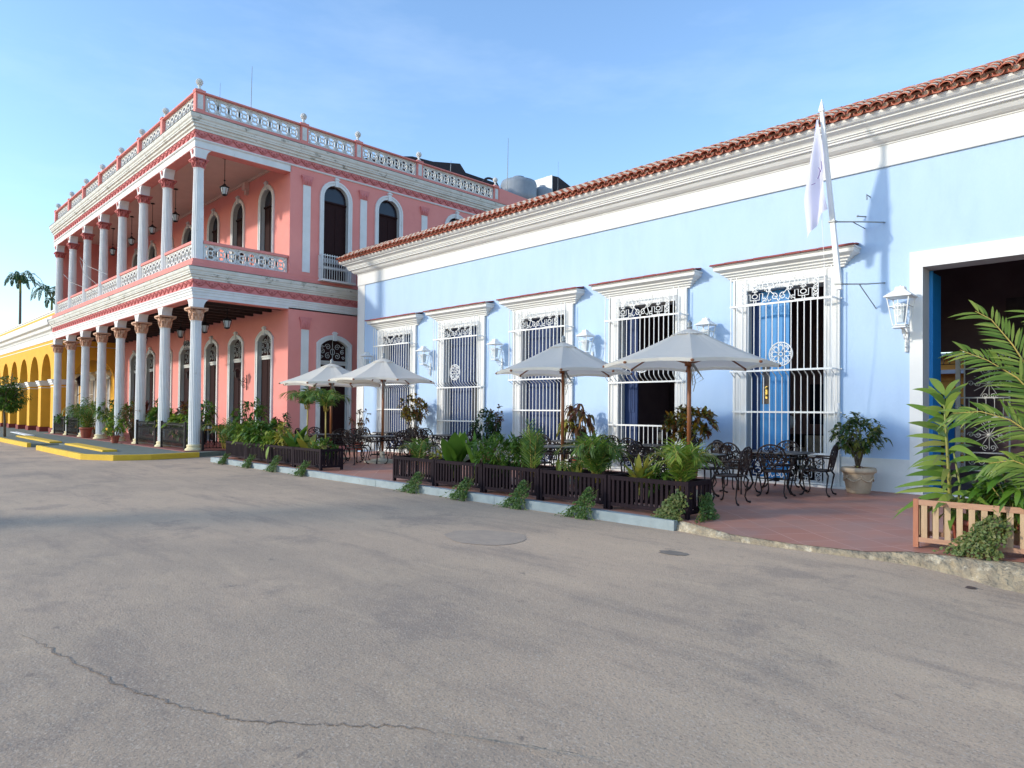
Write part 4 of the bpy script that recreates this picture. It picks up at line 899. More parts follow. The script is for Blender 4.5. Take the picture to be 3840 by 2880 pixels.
ll = [(-25.2, 'small dark hanging lantern under the ground-floor ceiling, nearest the corner'), (-27.3, 'small dark hanging lantern under the ground-floor ceiling beside the corner column'), (-29.9, 'small dark hanging lantern low over the ground-floor arcade, third from the corner'), (-34.6, 'small dark hanging lantern deep in the ground-floor arcade')]
for i, (x, lb) in enumerate(ll): place(h2, i > 0, (x, 10.2, 5.195), 0, (1, 1, 1.0), lb, 'lanterns hanging in the lower arcade')
# hanging sign-like ironwork in the arcade
hs_ = MB(); hs_.box(-29.9, 10.3, 3.95, -28.7, 10.36, 4.02)
for k in range(5): hs_.tube([(x_, 10.33, z_) for x_, z_ in spiral(-29.8 + k * .25, 4.2, .14, .02, k, 1.4, 10)], .02, 4)
hs_.tube([(-29.8, 10.33, 4.0), (-29.8, 10.33, 5.19)], .012, 4); hs_.tube([(-28.8, 10.33, 4.0), (-28.8, 10.33, 5.19)], .012, 4)
single(hs_, 'hanging_ironwork', 'blackiron', 'dark scrolled ironwork bracket hanging in the ground-floor arcade', 'ironwork', (-29.3, 10.33, 5))
# scrolled pink-lit sconces on the arcade wall
def sconce():
    t = thing('wall_sconce', 'x', 'sconce'); m = MB(); m.tube([(0, 0, 0), (0, -.22, .05), (0, -.38, .16)], .014, 5)
    for q in ((-.12, .10, .10, 0, 1.4), (-.22, -.08, .09, 2, -1.4), (-.10, -.16, .08, 1, 1.3), (-.30, .10, .06, 3, 1.2)): m.tube([(0, y_, z_) for y_, z_ in spiral(q[0], q[1], q[2], .015, q[3], q[4], 12)], .011, 4)
    m.box(-.02, -.012, -.3, .02, 0, .3); m.build('bracket', 'blackiron', t)
    m = MB(); m.frustum((0, -.40), (.05, .05), (.09, .09), .18, .42); m.frustum((0, -.40), (.12, .12), (.02, .02), .42, .52); m.build('lamp', 'blackiron', t); return t
scp = sconce()
for i, (x, z, lb) in enumerate([(-27.0, 2.6, 'scrolled iron wall sconce on the lower pink wall nearest the corner column'), (-32.2, 2.7, 'scrolled iron wall sconce on the lower pink wall left of the tall central door'), (-26.75, 7.35, 'small lantern sconce on the upper pink wall above the balcony rail'), (-29.3, 7.35, 'scrolled iron sconce on the upper pink wall, further from the corner')]):
    place(scp, i > 0, (x, YW - .01, z), 0, 1.0, lb)
# iron railings between the columns
def railing(x0, y0, x1, y1, label):
    L_ = sqrt((x1 - x0) ** 2 + (y1 - y0) ** 2); n_ = max(2, int(L_ / .11)); dx, dy = (x1 - x0) / n_, (y1 - y0) / n_
    t = thing('iron_railing', label, 'railing', (x0, y0, .16), 0, 'black railings of the pink arcade'); m = MB()
    for i in range(n_ + 1):
        x, y = x0 + dx * i, y0 + dy * i; m.tube([(x, y, .24), (x, y, 1.02)], .012, 4)
        if i < n_: m.tube([(x + dx * (.5 + .45 * cos(a)), y + dy * (.5 + .45 * cos(a)), .62 + .26 * sin(a)) for a in [2 * pi * q / 8 for q in range(9)]], .010, 4); m.tube([(x + dx * (.5 + .4 * cos(a)), y + dy * (.5 + .4 * cos(a)), .98 + .07 * sin(a)) for a in [pi * q / 4 for q in range(5)]], .010, 4)
    m.build('bars', 'blackiron', t); m = MB()
    for z in (.24, .98): m.tube([(x0, y0, z), (x1, y1, z)], .018, 4)
    m.build('rail', 'blackiron', t)
    for (x, y) in ((x0, y0), (x1, y1)): m = MB(); m.box(x - .035, y - .035, .16, x + .035, y + .035, 1.1); m.build('post', 'blackiron', t)
railing(-24.1, 8.42, -26.4, 8.42, 'black scrolled railing between the corner column and the second column')
railing(-27.1, 8.42, -29.2, 8.42, 'black scrolled railing between the second and third columns')
railing(-23.45, 8.75, -23.35, 11.2, 'black scrolled railing running back from the corner column')
railing(-38.1, 8.42, -40.3, 8.42, 'black scrolled railing between the sixth and seventh columns')
railing(-40.9, 8.42, -43.1, 8.42, 'black scrolled railing at the far end between the last two columns')
# covered restaurant tables in the arcade
def cloth_table():
    t = thing('dining_table', 'x', 'table'); m = MB(); m.box(-.45, -.45, .70, .45, .45, .73)
    for a in (-1, 1):
        for b in (-1, 1): m.tube([(a * .38, b * .38, 0), (a * .38, b * .38, .7)], .025, 5)
    m.build('frame', 'darkwood', t); m = MB(); m.box(-.47, -.47, .55, .47, .47, .735); m.build('cloth', 'clothyellow', t)
    m = MB(); m.box(-.33, -.48, .62, .33, .48, .742); m.build('top_cloth', 'clothwhite', t); return t
ct = cloth_table()
for i, (x, y) in enumerate(((-24.6, 10.6), (-27.0, 10.7), (-29.5, 10.6), (-32, 10.6))):
    place(ct, i > 0, (x, y, .16), .1 * i, None, ['dining table with yellow and white cloth nearest the open corner of the arcade', 'dining table with yellow and white cloth behind the second column', 'dining table with yellow and white cloth behind the third column', 'dining table with yellow and white cloth deep in the arcade'][i], 'covered tables in the pink arcade')

# rooftop things
def antenna(x, y, z0, z1, r, label):
    m = MB(); m.tube([(x, y, z0), (x + .02, y, (z0 + z1) / 2), (x + .03, y + .02, z1)], [r, r * .8, r * .4], 5); m.box(x - .05, y - .05, z0, x + .05, y + .05, z0 + .1); single(m, 'rooftop_mast', 'greymetal', label, 'mast', (x, y, z0))
antenna(-26, 11.3, 11.2, 14.75, .022, 'tall thin white mast on the pink roof, nearest the corner'); antenna(-26, 10.1, 11.2, 13.7, .014, 'short dark mast on the pink roof just left of the tall one')
antenna(-26, 25.05, 11.2, 15.9, .028, 'thin white mast rising beside the grey water tank'); antenna(-26, 29, 11.2, 15.7, .014, 'thin dark mast right of the black roof shed'); antenna(-26.6, 21.7, 13.2, 14.0, .02, 'stubby mast on the black rooftop canopy')
m = MB()
pts = [(17.5, 13.35), (19.0, 13.85), (20.4, 14.22), (21.7, 14.3), (23.5, 14.66), (23.9, 14.28), (26.2, 14.25), (26.2, 12.4), (17.5, 12.4)]
m.plate(pts, [], lambda u, v, w: (-28 - w, u, v), 0, 5)
for k in range(12): m.tube([(-27.98, 17.8 + k * .7, 12.4), (-27.98 , 17.8 + k * .7, 13.0)], .03, 4)
m.box(-32.8, 17.8, 11.2, -28.2, 26.0, 12.4); single(m, 'rooftop_canopy', 'blacknet', 'black sagging canopy roof behind the pink balustrade', 'canopy', (-29, 21, 11.2))
m = MB(); m.tube([(-26.9, y_, z_) for y_, z_ in arc(24.7, 13.35, .6, .55, .2, pi - .1, 10)], .06, 6); single(m, 'roof_pipe', 'blacknet', 'bent black pipe arching over the end of the roof canopy', 'pipe', (-26.9, 24.7, 13))
def tank(x, y, z, r, h, lb):
    t = thing('water_tank', lb, 'water tank', (x, y, z), 0, 'grey water tanks on the pink roof'); m = MB(); m.lathe([(r, 0), (r * 1.02, h * .3), (r, h * .34), (r * 1.02, h * .7), (r * .95, h * .85), (r * .35, h), (r * .33, h * 1.05)], 20, (x, y, z)); m.build('body', 'watertank', t)
    m = MB()
    for a in (-1, 1):
        for b in (-1, 1): m.box(x + a * r * .7 - .05, y + b * r * .7 - .05, 11.2, x + a * r * .7 + .05, y + b * r * .7 + .05, z)
    m.box(x - r, y - r, z - .1, x + r, y + r, z - .002); m.build('stand', 'greymetal', t)
tank(-27, 26.9, 13.0, 1.0, 1.45, 'larger pale grey water tank left of the black roof shed'); tank(-26.6, 28.4, 13.05, .55, 1.2, 'smaller grey water tank beside the white and black roof shed')
t = thing('roof_shed', 'black roof shed with a white end panel beside the water tanks', 'shed', (-27, 29.6, 11.2)); m = MB(); m.plate([(28.8, 11.2), (31.4, 11.2), (31.4, 13.9), (30.9, 14.5), (29.3, 14.95), (28.8, 14.9)], [], lambda u, v, w: (-26.2 - w, u, v), 0, 2.0)
for k in range(9): m.box(-26.2, 29 + k * .27, 11.3, -26.16, 29.1 + k * .27, 14.2)
m.build('body', 'blacknet', t); m = MB(); m.box(-28.2, 28.75, 13.3, -26.2, 28.795, 14.93); m.build('end_panel', 'clothwhite', t)

# ================================================================== ochre arcade building
YB = thing('ochre_building', 'long single-storey ochre yellow building with a white-capped arcade', 'building', (-45, 8.6, 0)); Y0 = 8.6
TY = lambda u, v, w: (u, Y0 + w, v)
piers = [-45.1 - 3.2 * i for i in range(9)]
holes = []
for i, x in enumerate(piers[:-1]):
    a, b = x - 3.2 + .72, x; c = (a + b) / 2; holes.append([(a, 0.0), (b, 0.0)] + [(c + (b - a) / 2 * cos(pi * q / 14), 3.07 + 1.5 * sin(pi * q / 14)) for q in range(15)])
m = MB(); m.plate(rect(-71.5, -44.38, -.1, 5.26), holes, TY, 0, .65)
m.build('arcade_wall', 'ochre', YB)
for x in piers:
    m = MB(); m.box(x - .06, Y0 - .06, -.1, x + .78, Y0 + .71, .42); m.build('pier_plinth', 'plinthred', YB)
for x in piers:
    m = MB(); m.box(x - .05, Y0 - .05, 2.80, x + .77, Y0 + .70, 2.90); m.box(x - .10, Y0 - .10, 2.90, x + .82, Y0 + .75, 3.02); m.box(x - .14, Y0 - .14, 3.02, x + .86, Y0 + .79, 3.08); m.box(x - .015, Y0 - .015, 2.66, x + .735, Y0 + .665, 2.70); m.build('impost', 'white', YB)
m = MB(); m.box(-71.5, Y0 - .03, 5.26, -44.35, Y0 + .1, 5.62); m.box(-71.5, Y0 - .012, 5.06, -44.37, Y0, 5.10)
m.sweep([(-44.35, 12.4), (-44.35, Y0), (-71.5, Y0)], [(-.1, 5.62), (.06, 5.62), (.10, 5.72), (.22, 5.80), (.26, 5.95), (.40, 6.02), (.46, 6.20), (.46, 6.26), (-.1, 6.30)]); m.build('cornice', 'white', YB)
m = MB(); m.box(-71.5, Y0 + .05, 6.28, -44.4, Y0 + .3, 6.85); m.box(-71.5, Y0, 6.85, -44.35, Y0 + .35, 6.92); m.build('parapet', 'white', YB)
m = MB(); m.box(-71.5, Y0 + .03, 6.32, -44.42, Y0 + .05, 6.40); m.box(-71.5, Y0 + .03, 6.66, -44.42, Y0 + .05, 6.76); m.build('parapet_stripe', 'ochre', YB)
TT = lambda u, v, w: (-44.4 - w, u, v)
m = MB(); c = 10.6; m.plate(rect(Y0 + .65, 12.05, -.1, 5.3), [[(9.55, .12), (11.55, .12)] + [(10.55 + 1.0 * cos(pi * q / 12), 3.2 + 1.05 * sin(pi * q / 12)) for q in range(13)]], TT, 0, .3)
m.plate(rect(-71.5, -44.7, -.1, 5.3), [rect(x - .6, x + .6, .3, 3.3) for x in (-47.8, -51, -55.2, -59, -63)], lambda u, v, w: (u, 12.05 + w, v), 0, .3)
m.box(-71.5, 12.05, 5.3, -44.4, 24, 6.4); m.build('wall', 'ochre', YB)
m = MB(); m.box(-71.5, Y0 + .65, 5.1, -44.7, 12.05, 5.25); m.build('ceiling', 'darkwood', YB)
m = MB(); m.box(-44.38, Y0 + .5, 2.80, -44.36, 9.5, 3.05); m.box(-44.385, Y0 + .5, 4.95, -44.37, 12, 4.99); m.build('string_course', 'white', YB)
for x in (-47.8, -51, -55.2, -59, -63):
    m = MB(); m.box(x - .75, 12.0, .3, x - .6, 12.06, 3.4); m.box(x + .6, 12.0, .3, x + .75, 12.06, 3.4); m.box(x - .75, 12.0, 3.3, x + .75, 12.06, 3.45); W = m.build('window', 'white', YB)
    m = MB(); m.sweep([(x + .8, 12.07), (x + .8, 12.0), (x - .8, 12.0), (x - .8, 12.07)], [(0, 3.45), (.08, 3.5), (.3, 3.65), (.34, 3.72), (.34, 3.8), (0, 3.85)]); m.build('hood', 'white', W)
    m = MB()
    for k in range(9): m.tube([(x - .56 + k * .14, 11.92, .35), (x - .56 + k * .14, 11.92, 3.3)], .012, 4)
    for z in (.5, 1.4, 2.4, 3.2): m.tube([(x - .6, 11.92, z), (x + .6, 11.92, z)], .014, 4)
    m.build('grille', 'whiteiron', W); m = MB(); m.box(x - .6, 12.2, .3, x + .6, 12.24, 3.3); m.build('shutter', mat('grey_shutter', (.35, .36, .40), .7) if x == -47.8 else bpy.data.materials['grey_shutter'], W)
t = thing('street_lantern', 'black lantern on a curved arm inside the ochre arcade', 'lantern', (-44.3, 10.2, 3.0)); m = MB(); m.tube([(-44.3, 9.7, 2.2), (-44.2, 9.9, 2.4), (-44.15, 10.0, 2.75), (-44.2, 9.85, 3.05)], .02, 5); m.build('arm', 'blackiron', t)
m = MB(); m.frustum((-44.2, 9.85), (.1, .1), (.2, .2), 2.75, 3.1); m.frustum((-44.2, 9.85), (.26, .26), (.04, .04), 3.1, 3.35); m.build('lamp', 'blackiron', t)
# ================================================================== terrace furniture
def chair_proto():
    """cast metal armchair, seat centre at the origin, facing +y"""
    t = thing('garden_chair', 'x', 'chair', (0, 0, 0)); MT = 'chairmetal'
    m = MB(); n = 20; ring_ = [(.225 * (abs(cos(2 * pi * i / n)) ** .6) * (1 if cos(2 * pi * i / n) >= 0 else -1), .215 * (abs(sin(2 * pi * i / n)) ** .6) * (1 if sin(2 * pi * i / n) >= 0 else -1)) for i in range(n)]
    m.tube([(x, y, .435) for x, y in ring_], .014, 5, True)
    m.plate([(x * .5, y * .5) for x, y in ring_], [], lambda u, v, w: (u, v, .430 + w), 0, .012)
    for i in range(0, n): m.tube([(ring_[i][0], ring_[i][1], .436), (ring_[i][0] * .5, ring_[i][1] * .5, .436)], .011, 4)
    m.tube([(x * .75, y * .75, .436) for x, y in ring_], .010, 4, True); m.build('seat', MT, t)
    for sx in (-1, 1):
        for sy in (-1, 1):
            x, y = .18 * sx, .17 * sy; ox, oy = .045 * sx, .05 * sy
            l = MB(); l.tube([(x, y, .43), (x + ox * .9, y + oy * .9, .36), (x + ox * .5, y + oy * .5, .24), (x + ox * .1, y + oy * .1, .10), (x + ox * .6, y + oy * .6, .03), (x + ox * 1.3, y + oy * 1.3, .012)], [.016, .016, .013, .011, .015, .018], 6)
            l.ball((x + ox * 1.3, y + oy * 1.3, .014), .02, 6); l.build('leg', MT, t)
    B = lambda u, v: (u, -.20 - .09 * (v - .44) / .44, v)
    m = MB(); m.tube([B(u, v) for u, v in [(-.17, .44), (-.20, .58), (-.235, .70)] + arc(0, .70, .235, .19, pi, 0, 12) + [(.20, .58), (.17, .44)]], .015, 5); m.build('back_frame', MT, t)
    m = MB()
    for s in (-1, 1):
        m.tube([B(s * u, v) for u, v in ((.0, .46), (.05, .55), (.12, .62), (.10, .70), (.03, .73))], .011, 4); m.tube([B(s * u, v) for u, v in ((.02, .62), (.09, .74), (.17, .78), (.19, .72), (.15, .67))], .011, 4)
        m.tube([B(s * u, v) for u, v in spiral(.13, .60, .055, .012, 0, 1.4, 8)], .010, 4); m.tube([B(s * u, v) for u, v in spiral(.08, .81, .05, .01, 1, 1.4, 8)], .010, 4); m.tube([B(s * u, v) for u, v in ((.19, .60), (.14, .52), (.06, .50), (.0, .56))], .010, 4)
        m.tube([B(s * u, v) for u, v in ((.15, .845), (.16, .76), (.22, .70))], .009, 4)
    m.tube([B(u, v) for u, v in arc(0, .68, .05, .10, 0, 2 * pi, 10)[:-1]], .012, 4, True); m.tube([B(0, .46), B(0, .88)], .010, 4); m.tube([B(u, v) for u, v in arc(0, .80, .035, .05, 0, 2 * pi, 8)[:-1]], .012, 4, True)
    m.build('backrest', MT, t)
    for s in (-1, 1):
        a = MB(); a.tube([(s * .225, -.25, .655), (s * .265, -.10, .67), (s * .275, .08, .665), (s * .265, .15, .62), (s * .235, .12, .54), (s * .215, .08, .44)], [.012, .014, .016, .015, .012, .012], 5)
        a.tube([(s * .25, y_, z_) for y_, z_ in spiral(.0, .55, .07, .012, 0, 1.3, 8)], .009, 4); a.build('armrest', MT, t)
    return t
def table_proto(round_=False):
    t = thing('garden_table', 'x', 'table', (0, 0, 0)); m = MB()
    if round_: n = 28; poly = [(.46 * cos(2 * pi * i / n), .46 * sin(2 * pi * i / n)) for i in range(n)]
    else:
        poly = []
        for cx_, cy0, a0 in ((.38, .38, 0), (-.38, .38, pi / 2), (-.38, -.38, pi), (.38, -.38, 3 * pi / 2)): poly += [(cx_ + .07 * cos(a0 + q * pi / 8), cy0 + .07 * sin(a0 + q * pi / 8)) for q in range(5)]
    m.plate(poly, [], lambda u, v, w: (u, v, .725 - w), 0, .02); m.tube([(x, y, .712) for x, y in poly], .015, 5, True); m.build('table_top', 'tabletop', t)
    for sx in (-1, 1):
        for sy in (-1, 1):
            l = MB(); l.tube([(sx * .33, sy * .33, .70), (sx * .37, sy * .37, .58), (sx * .31, sy * .31, .38), (sx * .27, sy * .27, .15), (sx * .31, sy * .31, .05), (sx * .35, sy * .35, .014)], [.02, .022, .017, .014, .018, .022], 6); l.ball((sx * .35, sy * .35, .018), .024, 6); l.build('leg', 'chairmetal', t)
    m = MB()
    for k in range(4):
        c_, s_ = cos(k * pi / 2), sin(k * pi / 2); R = lambda u, v, z: (u * c_ - v * s_, u * s_ + v * c_, z)
        for i in range(5): m.tube([R(-.26 + i * .13 + .055 * cos(a), .34, .645 + .05 * sin(a)) for a in [2 * pi * q / 8 for q in range(9)]], .009, 4)
        m.tube([R(-.33, .34, .595), R(.33, .34, .595)], .011, 4)
    m.box(-.34, -.012, .60, .34, .012, .62); m.build('apron', 'chairmetal', t); m = MB(); m.box(-.3, -.012, .21, .3, .012, .23); m.box(-.012, -.3, .21, .012, .3, .23); m.lathe([(.05, .19), (.05, .25)], 10); m.build('stretcher', 'chairmetal', t); return t
tp, tpr = table_proto(), table_proto(True)
TB_ = [  # x, y, rz, scale, kind, label
 (-5.62, 12.30, .04, (1.18, 1, 1), 0, 'wide dark metal table before the nearest barred window, beside the potted ficus'),
 (-6.25, 10.35, -.05, 1, 0, 'dark metal table under the nearest parasol, its pole rising through the top'),
 (-9.25, 10.50, .05, 1, 1, 'round dark metal table under the third parasol from the left'),
 (-10.95, 12.75, .0, 1, 0, 'dark metal table against the wall behind the third parasol from the left'),
 (-8.45, 12.55, .03, 1, 0, 'dark metal table below the second nearest barred window, largely behind palm fronds'),
 (-15.5, 12.75, .0, 1, 0, 'dark metal table against the wall below the second farthest barred window'),
 (-15.85, 10.55, .1, 1, 1, 'round dark metal table under the second parasol from the left'),
 (-18.35, 12.70, .0, 1, 0, 'dark metal table beside the farthest barred window and the tall croton'),
 (-17.85, 10.25, .0, 1, 0, 'dark metal table under the farthest parasol')]
u0 = u1 = False
for x, y, rz, s, k, lb in TB_:
    if k: place(tpr, u1, (x, y, PZ), rz, s, lb, 'dark metal terrace tables'); u1 = True
    else: place(tp, u0, (x, y, PZ), rz, s, lb, 'dark metal terrace tables'); u0 = True
H_ = pi / 2
CH = [
 (-5.28, 11.55, .12, 'dark ornate chair, right of the two before the wide table at the nearest window'),
 (-5.98, 11.62, -.25, 'dark ornate chair, left of the two before the wide table at the nearest window'),
 (-4.88, 12.32, H_ + .15, 'dark ornate chair in profile at the far right, beside the potted ficus'),
 (-6.48, 12.20, -H_ - .1, 'dark ornate chair in profile at the left end of the wide table'),
 (-5.85, 13.02, pi, 'dark ornate chair against the nearest barred window, behind the wide table'),
 (-6.10, 9.58, .08, 'dark ornate chair right behind the corner of the last black planter'),
 (-5.38, 10.12, H_ + .1, 'dark ornate chair right of the table under the nearest parasol'),
 (-6.35, 11.15, pi - .1, 'dark ornate chair behind the table under the nearest parasol'),
 (-7.05, 10.35, -H_, 'dark ornate chair left of the nearest parasol pole, behind the small palm'),
 (-9.15, 9.72, -.05, 'dark ornate chair in front of the round table under the third parasol'),
 (-8.47, 10.55, H_, 'dark ornate chair right of the round table under the third parasol'),
 (-9.35, 11.28, pi + .1, 'dark ornate chair behind the round table under the third parasol'),
 (-10.05, 10.45, -H_, 'dark ornate chair left of the round table under the third parasol'),
 (-10.2, 12.7, H_, 'dark ornate chair right of the wall table behind the third parasol'),
 (-11.7, 12.6, -H_ + .1, 'dark ornate chair left of the wall table behind the third parasol'),
 (-10.9, 12.0, 0, 'dark ornate chair in front of the wall table behind the third parasol'),
 (-9.2, 12.5, -H_, 'dark ornate chair tilted up below the second nearest barred window, left of its table'),
 (-7.7, 12.5, H_ + .15, 'dark ornate chair below the croton between the two nearest windows'),
 (-8.4, 11.85, 0, 'dark ornate chair in front of the table below the second nearest window'),
 (-16.3, 12.7, -H_, 'dark ornate chair left of the table below the second farthest window'),
 (-14.7, 12.7, H_, 'dark ornate chair right of the table below the second farthest window'),
 (-15.5, 12.0, .05, 'dark ornate chair in front of the table below the second farthest window'),
 (-15.75, 9.78, .1, 'dark ornate chair in the planter gap, before the second parasol'),
 (-15.05, 10.6, H_ - .1, 'dark ornate chair right of the round table under the second parasol'),
 (-15.95, 11.35, pi, 'dark ornate chair behind the round table under the second parasol'),
 (-16.65, 10.45, -H_, 'dark ornate chair left of the round table under the second parasol'),
 (-17.6, 12.7, H_, 'dark ornate chair right of the table beside the farthest window'),
 (-18.35, 12.0, 0, 'dark ornate chair in front of the table beside the farthest window'),
 (-18.35, 13.4, pi, 'dark ornate chair with its back to the farthest barred window'),
 (-17.15, 10.05, H_ - .2, 'dark ornate chair right of the table under the farthest parasol'),
 (-17.9, 9.55, 0, 'dark ornate chair in front of the table under the farthest parasol'),
 (-18.6, 10.3, -H_, 'dark ornate chair left of the table under the farthest parasol'),
 (-17.85, 10.95, pi, 'dark ornate chair behind the table under the farthest parasol')]
cp = chair_proto()
for i, (x, y, rz, lb) in enumerate(CH): place(cp, i > 0, (x, y, PZ), rz, None, lb, 'dark ornate chairs on the terrace')

def umbrella(cords):
    t = thing('parasol', 'x', 'parasol', (0, 0, 0)); n = 8; R = 1.0; zr, za = 2.17, 2.70
    m = MB(); prof = [(1.0, 0), (.8, .10), (.6, .215), (.4, .345), (.17, .50)]
    def ringpts(r, z, sag): 
        out_ = []
        for k in range(n):
            for q in range(4):
                t_ = q / 4; a0, a1 = 2 * pi * (k + .5) / n, 2 * pi * (k + 1.5) / n
                x = r * (cos(a0) * (1 - t_) + cos(a1) * t_); y = r * (sin(a0) * (1 - t_) + sin(a1) * t_)
                s = sin(pi * t_); out_.append((x * (1 - .05 * s * (r > .9)), y * (1 - .05 * s * (r > .9)), z - sag * s))
        return out_
    P_ = [ringpts(1.0 * .995, zr - .055, -.035)] + [ringpts(r, zr + z * (za - zr) / .53, .02 if 0 < i else -.03) for i, (r, z) in enumerate(prof)]
    k = 4 * n; vs = [p for r in P_ for p in r]
    m.add(vs, [(i * k + j, i * k + (j + 1) % k, (i + 1) * k + (j + 1) % k, (i + 1) * k + j) for i in range(len(P_) - 1) for j in range(k)], 0, False)
    C_ = m.build('canopy', 'canvas', t)
    v = MB(); c1 = ringpts(.22, za - .055, -.012); c2 = ringpts(.14, za + .0, 0); v.add(c1 + c2 + [(0, 0, za + .07)], [(j, (j + 1) % k, k + (j + 1) % k, k + j) for j in range(k)] + [(k + j, k + (j + 1) % k, 2 * k) for j in range(k)], 0, False); v.build('vent', 'canvas', C_)
    m = MB(); m.tube([(0, 0, .06), (0, 0, za + .06)], .024, 8); m.build('pole', 'polewood', t)
    for j in range(n):
        a = 2 * pi * (j + .5) / n; m = MB(); m.tube([(.99 * cos(a), .99 * sin(a), zr - .02), (.5 * cos(a), .5 * sin(a), zr + .25), (.06 * cos(a), .06 * sin(a), za - .05)], .013, 4)
        m.tube([(.5 * cos(a), .5 * sin(a), zr + .24), (.05 * cos(a), .05 * sin(a), zr + .02)], .010, 4); m.ball((.995 * cos(a), .995 * sin(a), zr - .03), .022, 6); m.build('rib', 'polewood', t)
    m = MB(); m.lathe([(.055, zr - .03), (.055, zr + .05)], 10); m.build('hub', 'polewood', t)
    m = MB(); m.lathe([(.03, za + .06), (.035, za + .09), (.02, za + .11), (.032, za + .135), (.028, za + .16), (.006, za + .20)], 10); m.build('finial', 'greymetal', t)
    m = MB(); m.box(-.24, -.24, 0, .24, .24, .05); m.lathe([(.22, .05), (.20, .09), (.05, .12), (.045, .3)], 16); m.build('base', 'stone', t)
    if cords:
        m = MB()
        for q in range(4): m.tube([(.03 + .01 * q, -.03, zr + .02), (.10 + .03 * q, -.06, zr - .10 - .05 * q), (.06, -.05, zr - .20 - .05 * q), (.03, -.03, zr - .05)], .005, 4)
        m.tube([(.04, -.03, zr), (.09, -.04, zr - .3), (.06, -.03, zr - .45)], .005, 4); m.build('cord', 'greymetal', t)
    return t
um = umbrella(True)
for i, (x, y, sx, s, rz, lb) in enumerate(((-6.25, 10.35, 1.45, 1.03, .18, 'nearest cream parasol, widest canopy, in front of the second nearest barred window'),
     (-9.22, 10.50, 1.36, 1.02, .30, 'cream parasol third from the left, over a round table'), (-15.75, 10.60, 1.44, 1.02, .05, 'cream parasol second from the left, before the farthest barred window'),
     (-17.85, 10.25, 1.48, .995, .22, 'farthest white parasol, before the pink building'))):
    place(um, i > 0, (x, y, PZ), rz, (sx, sx, s), lb, 'cream parasols on the terrace')

# ------------------------------------------------------------------ planters
def planter(L_, D=.52, h=.5, wood='blackwood', post='blackwood', ns=15, sw=.042):
    t = thing('planter_box', 'x', 'planter', (0, 0, 0)); e = .05
    m = MB()
    for x in (e / 2, L_ - e / 2):
        for y in (e / 2, D - e / 2): m.box(x - e / 2, y - e / 2, 0, x + e / 2, y + e / 2, h)
    m.build('corner_posts', post, t); m = MB()
    for y in (.0, D - .03):
        m.box(e, y + .004, h - .065, L_ - e, y + .034, h - .006); m.box(e, y + .004, .06, L_ - e, y + .034, .11)
    for x in (.004, L_ - .034): m.box(x, e, h - .065, x + .03, D - e, h - .006); m.box(x, e, .06, x + .03, D - e, .11)
    m.build('rails', 'woodrail' if wood == 'wood' else wood, t); m = MB(); st_ = (L_ - 2 * e) / ns
    for i in range(ns):
        x = e + st_ * (i + .5); m.box(x - sw / 2, .010, .11, x + sw / 2, .024, h - .065); m.box(x - sw / 2, D - .024, .11, x + sw / 2, D - .010, h - .065)
    k = int((D - 2 * e) / st_)
    for i in range(k):
        y = e + (D - 2 * e) * (i + .5) / k
        for x in (.010, L_ - .024): m.box(x, y - sw / 2, .11, x + .014, y + sw / 2, h - .065)
    m.build('slats', wood, t); return t
pb = planter(1.325)
names_f = ['black slatted planter at the left end of the far planter row', 'black slatted planter, second from the left in the far row', 'black slatted planter, third from the left in the far row', 'black slatted planter at the right end of the far row, beside the terrace gap']
xs_f = [-19.86, -18.51, -17.16, -15.81]; xs_n = [-11.6, -10.25, -8.90, -7.55, -6.20]
names_n = ['black slatted planter at the left end of the near row, beside the terrace gap', 'black slatted planter, second from the left in the near row', 'black slatted planter in the middle of the near row', 'black slatted planter, second from the right in the near row', 'black slatted planter at the right end of the near row, nearest the tiled entrance']
for i, (x, lb) in enumerate(zip(xs_f + xs_n, names_f + names_n)): place(pb, i > 0, (x, 8.06, PZ), 0, (1, 1.15, 1.0), lb, 'black slatted planters edging the terrace')
wp = planter(2.9, .55, .52, 'wood', 'woodred', 26, .055); tag(wp, 'natural wooden slatted planter at the right edge of the terrace', 'planter'); wp.location = (-2.30, 8.36, .115); wp.rotation_euler = (0, 0, radians(3))

def pot(r, h, m_='terracotta', rim=.03, label='x', garland=False):
    t = thing('flower_pot', label, 'pot', (0, 0, 0)); m = MB()
    m.lathe([(r * .62, 0), (r * .68, .02), (r * .88, h * .75), (r * .93, h * .80), (r * 1.02, h * .82), (r * 1.02 + rim * .3, h * .9), (r * 1.0, h), (r * .88, h), (r * .86, h * .9)], 28); P_ = m.build('body', m_, t)
    m = MB(); m.lathe([(r * .86, h * .86), (r * .5, h * .89)], 20); m.build('soil', 'soil', t)
    if garland:
        m = MB(); m.tube([(r * .70 * cos(a), r * .70 * sin(a), h * .17) for a in [2 * pi * q / 24 for q in range(24)]], .008, 5, True)
        for k in range(6):
            a0 = 2 * pi * k / 6; m.tube([(r * .86 * cos(a0 + q * .17), r * .86 * sin(a0 + q * .17), h * (.62 - .14 * sin(pi * q / 6))) for q in range(7)], .013, 5); m.ball((r * .87 * cos(a0), r * .87 * sin(a0), h * .66), .02, 6)
        m.build('garland', m_, P_)
    return t
